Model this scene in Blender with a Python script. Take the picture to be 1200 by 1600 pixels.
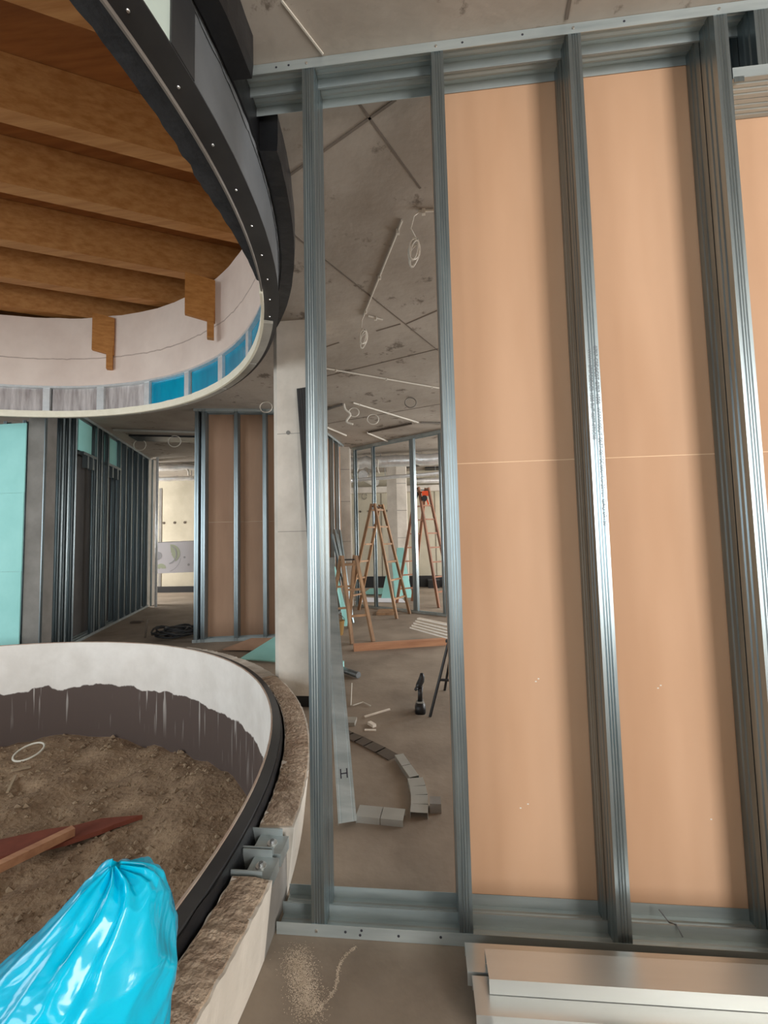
import bpy, bmesh, math, random
from mathutils import Vector, Matrix, noise

# ------------------------------------------------------------------ scene, camera, light
for o in list(bpy.data.objects):
    bpy.data.objects.remove(o)
SC = bpy.context.scene
COL = SC.collection
PI = math.pi
random.seed(7)

H = 3.22                     # underside of the concrete slab
CX, CY = -3.56, 1.42         # centre of the round light well
WY = 1.47                    # front face of the near stud partition

CAM_H = 1.3471
yaw, pitch, roll = 0.0924, 0.0636, -0.0230
F = Vector((-math.sin(yaw) * math.cos(pitch), math.cos(yaw) * math.cos(pitch), math.sin(pitch)))
Rr = Vector((math.cos(yaw), math.sin(yaw), 0)); U = Rr.cross(F)
rx = Rr * math.cos(roll) + U * math.sin(roll)
ux = -Rr * math.sin(roll) + U * math.cos(roll)
cd = bpy.data.cameras.new('camera'); cam = bpy.data.objects.new('camera', cd); COL.objects.link(cam)
m = Matrix.Identity(4)
for i in range(3):
    m[i][0] = rx[i]; m[i][1] = ux[i]; m[i][2] = -F[i]
m.translation = Vector((0, 0, CAM_H))
cam.matrix_world = m
cd.sensor_fit = 'VERTICAL'; cd.sensor_height = 36; cd.sensor_width = 27
cd.lens = 648.7 / 1600 * 36
cd.clip_start = 0.02
SC.camera = cam

SC.view_settings.view_transform = 'Standard'
SC.view_settings.look = 'None'
SC.view_settings.gamma = 1
SC.view_settings.use_curve_mapping = False
SC.view_settings.exposure = 0.0

w = bpy.data.worlds.new('overcast_sky'); SC.world = w; w.use_nodes = True
bg = w.node_tree.nodes['Background']
bg.inputs[0].default_value = (0.80, 0.90, 1.0, 1); bg.inputs[1].default_value = 1.0

def window_light(name, loc, target, sx, sy, power, col):
    l = bpy.data.lights.new(name, 'AREA'); l.shape = 'RECTANGLE'; l.size = sx; l.size_y = sy
    l.energy = power; l.color = col
    o = bpy.data.objects.new(name, l); COL.objects.link(o); o.location = loc
    o.rotation_euler = (Vector(target) - Vector(loc)).to_track_quat('-Z', 'Y').to_euler()
    return o
# daylight of unseen openings behind the camera, left and far, plus added fill
window_light('daylight_main', (3.4, -3.55, 1.75), (3.4, 0, 1.75), 1.8, 2.6, 315, (1.0, 0.975, 0.95))
window_light('fill_slit_a', (0.55, -3.55, 1.75), (0.55, 0, 1.75), 0.4, 2.6, 18, (0.95, 0.98, 1.0))  # added slit light, brightens the reflection in the second stud's flange
window_light('fill_slit_b', (-1.75, -3.55, 1.75), (-1.75, 0, 1.75), 0.4, 2.6, 18, (0.95, 0.98, 1.0))  # added slit light, brightens the reflection in the end stud's flange
window_light('daylight_rear', (-5.4, -3.55, 1.75), (-5.4, 0, 1.75), 3.6, 2.6, 240, (0.86, 0.95, 1.0))
window_light('daylight_side', (-9.4, 1.0, 1.75), (0, 1.0, 1.75), 4.0, 2.6, 130, (0.86, 0.95, 1.0))
window_light('fill_right', (4.9, 4.4, 1.75), (0, 4.4, 1.75), 2.4, 2.6, 170, (0.95, 0.98, 1.0))  # added fill, lifts ceiling and floor behind the near partition
window_light('daylight_far_right', (4.9, 9.2, 1.8), (0, 9.2, 1.8), 3.0, 2.4, 300, (1.0, 0.98, 0.95))
window_light('daylight_far_left', (-9.4, 9.2, 1.8), (0, 9.2, 1.8), 1.8, 2.4, 260, (1.0, 0.98, 0.95))

# ------------------------------------------------------------------ materials
MATS = {}
def ramp(nt, stops):
    r = nt.nodes.new('ShaderNodeValToRGB'); e = r.color_ramp.elements
    while len(e) < len(stops): e.new(0.5)
    for k, (p, c) in enumerate(stops):
        e[k].position = p; e[k].color = (*c, 1)
    return r
def srgb(r, g, b):
    f = lambda c: c / 12.92 if c <= 0.04045 else ((c + 0.055) / 1.055) ** 2.4
    return (f(r / 255), f(g / 255), f(b / 255))
def mat(name, c1, c2=None, scale=6, rough=0.7, metal=0.0, bump=0.0, stretch=(1, 1, 1), detail=5, lo=0.35, hi=0.65,
        spots=None, trans=0.0, spec=None, bscale=None, rough2=None, coat=0.0):
    m = bpy.data.materials.new(name); m.use_nodes = True
    nt = m.node_tree; b = nt.nodes['Principled BSDF']
    b.inputs['Roughness'].default_value = rough; b.inputs['Metallic'].default_value = metal
    if spec is not None: b.inputs['Specular IOR Level'].default_value = spec
    if coat: b.inputs['Coat Weight'].default_value = coat
    if trans: b.inputs['Transmission Weight'].default_value = trans
    tc = nt.nodes.new('ShaderNodeTexCoord'); mp = nt.nodes.new('ShaderNodeMapping')
    mp.inputs['Scale'].default_value = stretch
    nt.links.new(tc.outputs['Object'], mp.inputs[0])
    n = nt.nodes.new('ShaderNodeTexNoise'); n.inputs['Scale'].default_value = scale; n.inputs['Detail'].default_value = detail
    n.inputs['Roughness'].default_value = 0.6
    nt.links.new(mp.outputs[0], n.inputs['Vector'])
    c2 = c2 or c1
    r = ramp(nt, [(lo, c1), (hi, c2)])
    nt.links.new(n.outputs['Fac'], r.inputs[0])
    out = r.outputs[0]
    if spots:
        (sc, thr, col, amt) = spots
        n2 = nt.nodes.new('ShaderNodeTexNoise'); n2.inputs['Scale'].default_value = sc; n2.inputs['Detail'].default_value = 6
        n2.inputs['Roughness'].default_value = 0.7
        nt.links.new(mp.outputs[0], n2.inputs['Vector'])
        r2 = ramp(nt, [(thr, (0, 0, 0)), (thr + 0.07, (amt, amt, amt))])
        nt.links.new(n2.outputs['Fac'], r2.inputs[0])
        mx = nt.nodes.new('ShaderNodeMix'); mx.data_type = 'RGBA'
        nt.links.new(r2.outputs[0], mx.inputs[0]); nt.links.new(out, mx.inputs[6]); mx.inputs[7].default_value = (*col, 1)
        out = mx.outputs[2]
    nt.links.new(out, b.inputs['Base Color'])
    if rough2 is not None:
        rr = nt.nodes.new('ShaderNodeMapRange'); rr.inputs[3].default_value = rough; rr.inputs[4].default_value = rough2
        nt.links.new(n.outputs['Fac'], rr.inputs[0]); nt.links.new(rr.outputs[0], b.inputs['Roughness'])
    if bump:
        n3 = nt.nodes.new('ShaderNodeTexNoise'); n3.inputs['Scale'].default_value = bscale or scale * 4; n3.inputs['Detail'].default_value = 6
        nt.links.new(mp.outputs[0], n3.inputs['Vector'])
        bp = nt.nodes.new('ShaderNodeBump'); bp.inputs['Strength'].default_value = bump; bp.inputs['Distance'].default_value = 0.02
        nt.links.new(n3.outputs['Fac'], bp.inputs['Height']); nt.links.new(bp.outputs[0], b.inputs['Normal'])
    MATS[name] = m
    return m

mat('galv', (0.23, 0.28, 0.30), (0.34, 0.40, 0.42), scale=30, rough=0.27, rough2=0.40, metal=0.95, stretch=(1, 1, 0.04))
mat('galv_flat', (0.38, 0.44, 0.45), (0.54, 0.60, 0.60), scale=14, rough=0.32, rough2=0.5, metal=0.62, stretch=(0.1, 1, 1))
mat('galv_smooth', (0.60, 0.62, 0.60), (0.70, 0.72, 0.70), scale=5, rough=0.24, rough2=0.34, metal=0.75, stretch=(0.1, 1, 1))
mat('galv_dark', (0.20, 0.22, 0.23), (0.30, 0.32, 0.33), scale=12, rough=0.45, metal=0.7)
mat('galv_bright', (0.70, 0.74, 0.75), (0.82, 0.85, 0.86), scale=14, rough=0.35, metal=0.4)
mat('concrete_ceiling', srgb(150, 140, 128), srgb(172, 163, 152), scale=1.3, rough=0.85, bump=0.15, bscale=14, detail=8,
    spots=(4.2, 0.585, srgb(84, 72, 60), 0.75))
mat('concrete_floor', srgb(130, 117, 103), srgb(158, 144, 128), scale=1.6, rough=0.78, bump=0.12, bscale=20, detail=9,
    spots=(7.0, 0.66, srgb(165, 148, 128), 0.45))
mat('concrete_pale', srgb(196, 188, 176), srgb(218, 210, 198), scale=3, rough=0.85, bump=0.12, bscale=30, detail=8,
    spots=(9.0, 0.70, srgb(128, 118, 104), 0.6))
mat('concrete_grey', srgb(120, 116, 110), srgb(140, 136, 130), scale=3, rough=0.85, bump=0.1)
mat('concrete_far', srgb(176, 168, 148), srgb(196, 188, 168), scale=1.2, rough=0.9, bump=0.05)
mat('board_brown', srgb(180, 141, 109), srgb(190, 152, 121), scale=2.5, rough=0.75, stretch=(1.5, 1, 0.25), detail=3)
mat('board_brown_dark', srgb(166, 132, 108), srgb(180, 146, 120), scale=2.5, rough=0.8, stretch=(1.5, 1, 0.25))
mat('board_grey', srgb(84, 82, 80), srgb(96, 93, 90), scale=2, rough=0.8)
mat('board_joint', srgb(225, 190, 155), rough=0.8)
mat('board_green', srgb(150, 212, 206), srgb(162, 222, 216), scale=2, rough=0.75)
mat('board_core', srgb(210, 205, 196), rough=0.9)
mat('timber', srgb(164, 108, 54), srgb(188, 134, 78), scale=4, rough=0.55, stretch=(0.5, 6, 6), spots=(9, 0.74, srgb(120, 66, 28), 0.8))
mat('timber_deck', srgb(140, 84, 38), srgb(162, 102, 50), scale=4, rough=0.6, stretch=(0.5, 6, 6))
mat('plywood', srgb(166, 108, 50), srgb(190, 132, 70), scale=5, rough=0.6, stretch=(2, 2, 7))
mat('ladder_wood', srgb(140, 108, 80), srgb(176, 138, 102), scale=8, rough=0.65, stretch=(1, 1, 0.3))
mat('ladder_red', srgb(122, 80, 58), srgb(152, 104, 74), scale=8, rough=0.65, stretch=(1, 1, 0.3))
mat('beam_orange', srgb(178, 126, 94), srgb(204, 152, 116), scale=6, rough=0.65, stretch=(0.3, 3, 3))
mat('batten_pale', srgb(236, 226, 212), srgb(246, 238, 226), scale=6, rough=0.7)
mat('plaster_pink', srgb(222, 204, 192), srgb(236, 220, 208), scale=1.8, rough=0.85, bump=0.05, detail=7,
    spots=(3.5, 0.70, srgb(150, 134, 124), 0.35))
mat('plaster_joint', srgb(176, 158, 148), srgb(196, 178, 166), scale=12, rough=0.9)
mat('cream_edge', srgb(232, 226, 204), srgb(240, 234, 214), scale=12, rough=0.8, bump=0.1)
mat('plate_grey', srgb(150, 148, 140), srgb(166, 163, 154), scale=6, rough=0.7)
mat('film_blue', (0.0, 0.26, 0.44), (0.0, 0.36, 0.56), scale=3, rough=0.18, stretch=(2, 2, 0.6), coat=0.5)
mat('plastic_grey', srgb(150, 142, 140), srgb(206, 200, 198), scale=5, rough=0.2, stretch=(3, 3, 0.4), coat=0.4)
mat('rim_shaded', srgb(112, 105, 98), srgb(128, 120, 112), scale=8, rough=0.7)  # grey-brown: shade on the near arc painted into the rim colour
mat('panel_pale', srgb(196, 212, 204), srgb(206, 220, 212), scale=2, rough=0.5)
mat('steel_grey', srgb(92, 94, 96), srgb(104, 106, 108), scale=3, rough=0.5, spots=(14, 0.72, srgb(140, 142, 144), 0.4))
mat('rim_red', srgb(168, 140, 124), srgb(190, 176, 160), scale=6, rough=0.7)
mat('steel_dark', srgb(46, 46, 48), srgb(58, 58, 58), scale=4, rough=0.45)
mat('membrane', (0.006, 0.006, 0.007), (0.014, 0.014, 0.016), scale=5, rough=0.38, bump=0.25, bscale=9)
mat('fabric_black', srgb(38, 39, 42), srgb(50, 51, 54), scale=10, rough=0.8, bump=0.2)
mat('black_plastic', (0.012, 0.012, 0.013), rough=0.45)
mat('soil', srgb(142, 118, 94), srgb(172, 146, 118), scale=5, rough=0.95, bump=0.9, bscale=26, detail=10,
    spots=(16, 0.66, srgb(160, 138, 114), 0.5))
mat('pebble', srgb(132, 110, 88), srgb(168, 146, 120), scale=1.5, rough=0.95)
mat('red_paint', srgb(118, 58, 42), srgb(138, 72, 52), scale=5, rough=0.8)
mat('white_plastic', srgb(226, 222, 208), rough=0.5)
mat('cable_white', srgb(206, 200, 188), rough=0.55)
mat('cable_grey', srgb(120, 114, 106), rough=0.6)
mat('ceiling_joint', srgb(112, 102, 92), rough=0.9)
mat('scrap_tan', srgb(176, 156, 130), rough=0.9)
mat('joint_dark', srgb(92, 82, 72), rough=0.9)
mat('dust', srgb(184, 167, 146), srgb(204, 188, 168), scale=20, rough=0.95)
mat('foil', (0.80, 0.81, 0.81), (0.94, 0.94, 0.94), scale=9, rough=0.25, rough2=0.45, metal=0.7, bump=0.5, bscale=16)
mat('screw_zinc', (0.8, 0.8, 0.78), rough=0.3, metal=1)
mat('orange_plastic', srgb(240, 84, 34), rough=0.4)
mat('amber_plastic', srgb(146, 112, 58), rough=0.5)
mat('ink', (0.02, 0.02, 0.03), rough=0.7)
mat('ink_grey', (0.16, 0.17, 0.18), rough=0.7)
mat('paper', srgb(228, 228, 236), rough=0.8)
mat('print_green', srgb(196, 206, 182), rough=0.8)
mat('print_grey', srgb(184, 186, 194), rough=0.8)
mat('glass_dark', (0.02, 0.02, 0.02), rough=0.2)
mat('frame_white', srgb(220, 220, 218), rough=0.5)

def planter_mat():
    m = mat('planter_render', srgb(226, 220, 212), srgb(240, 235, 228), scale=3, rough=0.85, bump=0.12, bscale=10)
    nt = m.node_tree; b = nt.nodes['Principled BSDF']
    src = b.inputs['Base Color'].links[0].from_socket
    tc = nt.nodes.new('ShaderNodeTexCoord')
    sep = nt.nodes.new('ShaderNodeSeparateXYZ'); nt.links.new(tc.outputs['Object'], sep.inputs[0])
    def nz(scale, st, det=4):
        mp = nt.nodes.new('ShaderNodeMapping'); mp.inputs['Scale'].default_value = st
        nt.links.new(tc.outputs['Object'], mp.inputs[0])
        n = nt.nodes.new('ShaderNodeTexNoise'); n.inputs['Scale'].default_value = scale; n.inputs['Detail'].default_value = det
        nt.links.new(mp.outputs[0], n.inputs['Vector']); return n
    def mth(op, a, bb):
        k = nt.nodes.new('ShaderNodeMath'); k.operation = op
        for q, s in ((a, 0), (bb, 1)):
            if isinstance(q, (int, float)): k.inputs[s].default_value = q
            else: nt.links.new(q, k.inputs[s])
        return k.outputs[0]
    n1 = nz(2.2, (1, 1, 1)); n2 = nz(26, (1, 1, 0.05), 2); n3 = nz(9, (1, 1, .6))
    edge = mth('ADD', sep.outputs[2], mth('MULTIPLY', mth('SUBTRACT', n1.outputs['Fac'], 0.5), 0.22))
    edge = mth('ADD', edge, mth('MULTIPLY', mth('SUBTRACT', n3.outputs['Fac'], 0.5), 0.06))
    r1 = nt.nodes.new('ShaderNodeMapRange'); r1.inputs[1].default_value = -0.175; r1.inputs[2].default_value = -0.165
    nt.links.new(edge, r1.inputs[0])
    # runs of lime wash trickling down the dark lower band
    d = ramp(nt, [(0.63, (0, 0, 0)), (0.68, (0.5, 0.5, 0.5))]); nt.links.new(n2.outputs['Fac'], d.inputs[0])
    fade = nt.nodes.new('ShaderNodeMapRange'); fade.inputs[1].default_value = -0.62; fade.inputs[2].default_value = -0.2
    nt.links.new(sep.outputs[2], fade.inputs[0])
    fac = mth('MAXIMUM', r1.outputs[0], mth('MULTIPLY', d.outputs[0], fade.outputs[0]))
    mx = nt.nodes.new('ShaderNodeMix'); mx.data_type = 'RGBA'
    nt.links.new(fac, mx.inputs[0]); mx.inputs[6].default_value = (*srgb(88, 74, 68), 1); nt.links.new(src, mx.inputs[7])
    nt.links.new(mx.outputs[2], b.inputs['Base Color'])
planter_mat()

def bag_mat():
    m = bpy.data.materials.new('bag_plastic'); m.use_nodes = True
    nt = m.node_tree; b = nt.nodes['Principled BSDF']
    b.inputs['Base Color'].default_value = (0.0, 0.62, 0.90, 1); b.inputs['Roughness'].default_value = 0.14
    b.inputs['Subsurface Weight'].default_value = 0.0
    tr = nt.nodes.new('ShaderNodeBsdfTranslucent'); tr.inputs[0].default_value = (0.05, 0.72, 0.92, 1)
    mx = nt.nodes.new('ShaderNodeMixShader'); mx.inputs[0].default_value = 0.25
    nt.links.new(b.outputs[0], mx.inputs[1]); nt.links.new(tr.outputs[0], mx.inputs[2])
    nt.links.new(mx.outputs[0], nt.nodes['Material Output'].inputs[0])
    tc = nt.nodes.new('ShaderNodeTexCoord')
    n = nt.nodes.new('ShaderNodeTexNoise'); n.inputs['Scale'].default_value = 9; n.inputs['Detail'].default_value = 3
    n.inputs['Distortion'].default_value = 1.5
    nt.links.new(tc.outputs['Object'], n.inputs['Vector'])
    bp = nt.nodes.new('ShaderNodeBump'); bp.inputs['Strength'].default_value = 0.15; bp.inputs['Distance'].default_value = 0.05
    nt.links.new(n.outputs['Fac'], bp.inputs['Height']); nt.links.new(bp.outputs[0], b.inputs['Normal'])
    MATS['bag_plastic'] = m
bag_mat()

# ------------------------------------------------------------------ mesh helpers
class MB:
    def __init__(s): s.v = []; s.f = []
    def add(s, vs, fs):
        o = len(s.v); s.v += [tuple(p) for p in vs]; s.f += [tuple(i + o for i in f) for f in fs]; return s
    def box(s, x0, x1, y0, y1, z0, z1):
        return s.hexa([(x0, y0), (x1, y0), (x1, y1), (x0, y1)], z0, z1)
    def hexa(s, poly, z0, z1):
        n = len(poly)
        vs = [(x, y, z0) for x, y in poly] + [(x, y, z1) for x, y in poly]
        fs = [tuple(range(n))[::-1], tuple(range(n, 2 * n))] + [(i, (i + 1) % n, n + (i + 1) % n, n + i) for i in range(n)]
        return s.add(vs, fs)
    def extrude(s, poly, origin, ax, ay, direc):
        """polygon poly (2D in ax, ay) swept along vector direc from origin"""
        o = Vector(origin); ax = Vector(ax); ay = Vector(ay); d = Vector(direc); n = len(poly)
        a = [o + ax * p[0] + ay * p[1] for p in poly]; b = [q + d for q in a]
        fs = [(i, (i + 1) % n, n + (i + 1) % n, n + i) for i in range(n)]
        # caps as quads along the sheet (poly is a ribbon: first half there, second half back)
        h = n // 2
        if n % 2 == 0 and n > 4:
            for i in range(h - 1):
                fs.append((i + 1, i, n - 1 - i, n - 2 - i)); fs.append((n + i, n + i + 1, 2 * n - 2 - i, 2 * n - 1 - i))
        else:
            fs += [tuple(range(n))[::-1], tuple(range(n, 2 * n))]
        return s.add(a + b, fs)
    def bar(s, p, q, w, t, up=(0, 0, 1)):
        """rectangular bar from p to q, width w sideways, thickness t along 'up'"""
        p = Vector(p); q = Vector(q); d = (q - p); dn = d.normalized(); u = Vector(up)
        sx = dn.cross(u); 
        if sx.length < 1e-5: sx = dn.cross(Vector((1, 0, 0)))
        sx.normalize(); uy = sx.cross(dn).normalized()
        return s.extrude([(-w / 2, -t / 2), (w / 2, -t / 2), (w / 2, t / 2), (-w / 2, t / 2)], p, sx, uy, d)
    def tube(s, pts, r, n=8, close=False):
        pts = [Vector(p) for p in pts]; N = len(pts); rings = []
        prev = None
        for i, p in enumerate(pts):
            if close: t = pts[(i + 1) % N] - pts[i - 1]
            else: t = pts[min(i + 1, N - 1)] - pts[max(i - 1, 0)]
            t.normalize()
            u = prev if prev is not None else (Vector((0, 0, 1)) if abs(t.z) < 0.9 else Vector((1, 0, 0)))
            a = t.cross(u); a.normalize(); b = a.cross(t); prev = b
            rr = r[i] if isinstance(r, (list, tuple)) else r
            rings.append([p + a * (rr * math.cos(2 * PI * k / n)) + b * (rr * math.sin(2 * PI * k / n)) for k in range(n)])
        vs = [q for rg in rings for q in rg]; fs = []
        M = N if close else N - 1
        for i in range(M):
            j = (i + 1) % N
            for k in range(n):
                fs.append((i * n + k, i * n + (k + 1) % n, j * n + (k + 1) % n, j * n + k))
        if not close:
            fs.append(tuple(range(n))[::-1]); fs.append(tuple((N - 1) * n + k for k in range(n)))
        return s.add(vs, fs)
    def lathe(s, prof, a0=0, a1=360, n=96, cx=CX, cy=CY, closed=True, jit=None):
        """profile [(r, z)...] swept about the vertical axis of the light well"""
        full = abs(a1 - a0 - 360) < 1e-6; N = n if full else n + 1; k = len(prof); vs = []
        for i in range(N):
            a = math.radians(a0 + (a1 - a0) * i / n)
            for j, (r, z) in enumerate(prof):
                dr, dz = jit(a, j) if jit else (0, 0)
                vs.append((cx + (r + dr) * math.cos(a), cy + (r + dr) * math.sin(a), z + dz))
        fs = []
        for i in range(n):
            ii = (i + 1) % N
            for j in range(k if closed else k - 1):
                jj = (j + 1) % k
                fs.append((i * k + j, ii * k + j, ii * k + jj, i * k + jj))
        if closed and not full:
            fs.append(tuple(range(k))[::-1]); fs.append(tuple((N - 1) * k + j for j in range(k)))
        return s.add(vs, fs)
    def mesh(s, name, material, smooth=False):
        me = bpy.data.meshes.new(name); me.from_pydata(s.v, [], s.f)
        bm = bmesh.new(); bm.from_mesh(me); bmesh.ops.recalc_face_normals(bm, faces=bm.faces); bm.to_mesh(me); bm.free()
        me.materials.append(MATS[material])
        if smooth:
            for p in me.polygons: p.use_smooth = True
        return me
    def build(s, name, material, parent=None, smooth=False):
        return link(name, s.mesh(name, material, smooth), parent)

def link(name, me, parent=None, loc=None):
    o = bpy.data.objects.new(name, me); COL.objects.link(o)
    if parent is not None:
        o.parent = parent
        root = parent
        while root.parent is not None: root = root.parent
        if parent.type == 'EMPTY': o.matrix_parent_inverse = Matrix.Translation(-parent.location)
    if loc is not None: o.location = loc
    return o
def tag(o, label, cat, group=None, kind=None):
    o['label'] = label; o['category'] = cat
    if group: o['group'] = group
    if kind: o['kind'] = kind
    return o
def thing(name, loc, label, cat, group=None, kind=None):
    o = bpy.data.objects.new(name, None); COL.objects.link(o); o.location = loc
    o.empty_display_size = 0.1
    return tag(o, label, cat, group, kind)
def struct(o, label=None, cat=None):
    o['kind'] = 'structure'
    if label: o['label'] = label
    if cat: o['category'] = cat
    return o

def ribbon(pl, t):
    """closed polygon of a bent sheet: polyline pl with thickness t"""
    n = len(pl); out = []
    for i in range(n):
        p = Vector(pl[i])
        d0 = (Vector(pl[i]) - Vector(pl[i - 1])).normalized() if i else None
        d1 = (Vector(pl[i + 1]) - Vector(pl[i])).normalized() if i < n - 1 else None
        d = ((d0 or d1) + (d1 or d0)).normalized()
        nn = Vector((-d.y, d.x)); ref = d1 or d0
        k = max(0.5, abs(nn.dot(Vector((-ref.y, ref.x)))))
        out.append(p + nn * (t / k))
    return [tuple(p) for p in pl] + [tuple(p) for p in reversed(out)]
def grooved(a, b, ks, w, d):
    """points from a to b (2D) with v-grooves at fractions ks, width w, depth d to the left"""
    a = Vector(a); b = Vector(b); v = (b - a); L = v.length; u = v / L; n = Vector((-u.y, u.x)); pts = [a]
    for k in ks:
        c = k * L
        pts += [a + u * (c - w), a + u * c + n * d, a + u * (c + w)]
    pts.append(b); return pts
def u_poly(width, flange, t=0.0016):
    """U-track section: web along x (0..width), flanges up to 'flange' in y"""
    web = grooved((0, 0), (width, 0), (0.25, 0.5, 0.75), 0.004, 0.0025)
    return ribbon([(0, flange)] + [tuple(p) for p in web] + [(width, flange)], t)
def c_poly(depth, flange, t=0.0016, lip=0.007):
    """C-stud section: web on x=0 along y (0..depth), flanges in +x"""
    f0 = grooved((flange, 0), (0, 0), (0.3, 0.5, 0.7), 0.003, -0.0018)
    wb = grooved((0, 0), (0, depth), (0.35, 0.65), 0.005, -0.003)[1:]
    f1 = grooved((0, depth), (flange, depth), (0.3, 0.5, 0.7), 0.003, -0.0018)[1:]
    pl = [(flange, lip)] + [tuple(p) for p in f0] + [tuple(p) for p in wb] + [tuple(p) for p in f1] + [(flange, depth - lip)]
    return ribbon(pl, -t)

def screw_mesh(r=0.005):
    b = MB(); n = 8
    vs = [(r * math.cos(2 * PI * k / n), r * math.sin(2 * PI * k / n), 0) for k in range(n)]
    vs += [(r * .7 * math.cos(2 * PI * k / n), r * .7 * math.sin(2 * PI * k / n), r * .5) for k in range(n)]
    fs = [tuple(range(n, 2 * n)), tuple(range(n))[::-1]] + [(k, (k + 1) % n, n + (k + 1) % n, n + k) for k in range(n)]
    b.add(vs, fs); return b.mesh('screw', 'screw_zinc')

# ------------------------------------------------------------------ shell
XA, XB, YA, YB = -9.6, 5.1, -3.75, 12.4
def plate_with_hole(r, z, thick, n=96):
    """rectangular slab with a round hole about the light well"""
    b = MB()
    angs = sorted(set([2 * PI * i / n for i in range(n)] + [math.atan2(y - CY, x - CX) % (2 * PI) for x in (XA, XB) for y in (YA, YB)]))
    inn, out = [], []
    for a in angs:
        c, s_ = math.cos(a), math.sin(a)
        t = min([((XB if c > 0 else XA) - CX) / c if abs(c) > 1e-9 else 1e9, ((YB if s_ > 0 else YA) - CY) / s_ if abs(s_) > 1e-9 else 1e9])
        inn.append((CX + r * c, CY + r * s_)); out.append((CX + t * c, CY + t * s_))
    N = len(angs)
    vs = [(x, y, z) for x, y in inn] + [(x, y, z) for x, y in out] + [(x, y, z + thick) for x, y in inn] + [(x, y, z + thick) for x, y in out]
    fs = []
    for i in range(N):
        j = (i + 1) % N
        fs += [(i, j, N + j, N + i), (2 * N + i, 2 * N + j, 3 * N + j, 3 * N + i), (i, j, 2 * N + j, 2 * N + i), (N + i, N + j, 3 * N + j, 3 * N + i)]
    return b.add(vs, fs)
floor = struct(plate_with_hole(2.93, -0.9, 0.9).build('floor', 'concrete_floor'))
ceiling = struct(plate_with_hole(2.92, H, 0.3).build('ceiling', 'concrete_ceiling'))

def joint(p, q, wd=0.012):
    MB().bar((p[0], p[1], H - 0.0015), (q[0], q[1], H - 0.0015), wd, 0.003).build('joint', 'ceiling_joint', ceiling)
for p, q in [((-0.662, 1.985), (-0.062, 1.661)), ((-0.226, 1.65), (0.039, 2.128)), ((-0.733, 2.377), (0.227, 4.138)), ((-0.367, 3.622), (-0.142, 3.528)),
             ((-0.092, 3.535), (0.185, 3.346)), ((-0.955, 3.896), (-0.742, 3.791)), ((0.544, 1.2), (0.574, 1.456)), ((0.227, 4.138), (1.2, 6.0)),
             ((-1.6, 4.8), (0.6, 3.9)), ((-1.5, 6.5), (0.8, 5.6))]:
    joint(p, q)
MB().bar((-0.435, 1.29, H - 0.003), (-0.331, 1.462, H - 0.003), 0.006, 0.006).build('joint', 'cable_white', ceiling)

# walls round the storey (behind the camera and at the sides they hold the glazed openings, three of them added for light)
def wall_box(name, mats, x0, x1, y0, y1, z0=0, z1=H):
    return struct(MB().box(x0, x1, y0, y1, z0, z1).build(name, mats))
def wall_open(name, material, axis, c, t, a0, a1, openings):
    """wall along axis ('x' or 'y') at coordinate c, thickness t, with rectangular openings (a, b, z0, z1)"""
    b = MB(); cur = a0
    def bx(u0, u1, z0, z1):
        if axis == 'x': b.box(u0, u1, min(c, c + t), max(c, c + t), z0, z1)
        else: b.box(min(c, c + t), max(c, c + t), u0, u1, z0, z1)
    for (u0, u1, z0, z1) in sorted(openings):
        bx(cur, u0, 0, H); bx(u0, u1, 0, z0); bx(u0, u1, z1, H); cur = u1
    bx(cur, a1, 0, H)
    return struct(b.build(name, material))
wall_open('wall_back', 'concrete_pale', 'x', -3.5, -0.25, XA, XB, [(2.5, 4.3, 0.45, 3.05), (.35, .75, .45, 3.05), (-1.95, -1.55, .45, 3.05), (-7.2, -3.6, 0.45, 3.05)])
wall_open('wall_left', 'concrete_pale', 'y', XA + .25, -0.25, -3.5, YB, [(-1.0, 3.0, 0.45, 3.05), (8.3, 10.1, 0.6, 3.0)])
wall_open('wall_right', 'concrete_pale', 'y', 4.85, 0.25, -3.5, YB, [(3.2, 5.6, 0.45, 3.05), (7.7, 10.7, 0.6, 3.0)])
k = 0
for axis, c, u0, u1, z0, z1 in [('x', -3.6, 2.5, 4.3, .45, 3.05), ('x', -3.6, -7.2, -3.6, .45, 3.05), ('x', -3.6, .35, .75, .45, 3.05), ('x', -3.6, -1.95, -1.55, .45, 3.05), ('y', XA + .12, -1, 3, .45, 3.05),
                                ('y', XA + .12, 8.3, 10.1, .6, 3.0), ('y', 4.95, 7.7, 10.7, .6, 3.0), ('y', 4.95, 3.2, 5.6, .45, 3.05)]:  # both slits and the nearer right-hand window are added around fill lights
    k += 1; b = MB(); fr = 0.05
    def bx(a, bb, p, q):
        if axis == 'x': b.box(a, bb, c - .15, c - .09, p, q)
        else:
            s_ = -1 if c < 0 else 1
            b.box(min(c + s_ * .06, c + s_ * .1), max(c + s_ * .06, c + s_ * .1), a, bb, p, q)
    bx(u0, u0 + fr, z0, z1); bx(u1 - fr, u1, z0, z1); bx(u0 + fr, u1 - fr, z0, z0 + fr); bx(u0 + fr, u1 - fr, z1 - fr, z1); bx((u0 + u1) / 2 - .03, (u0 + u1) / 2 + .03, z0 + fr, z1 - fr)
    struct(b.build('window_%d' % k, 'frame_white'))

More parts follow.
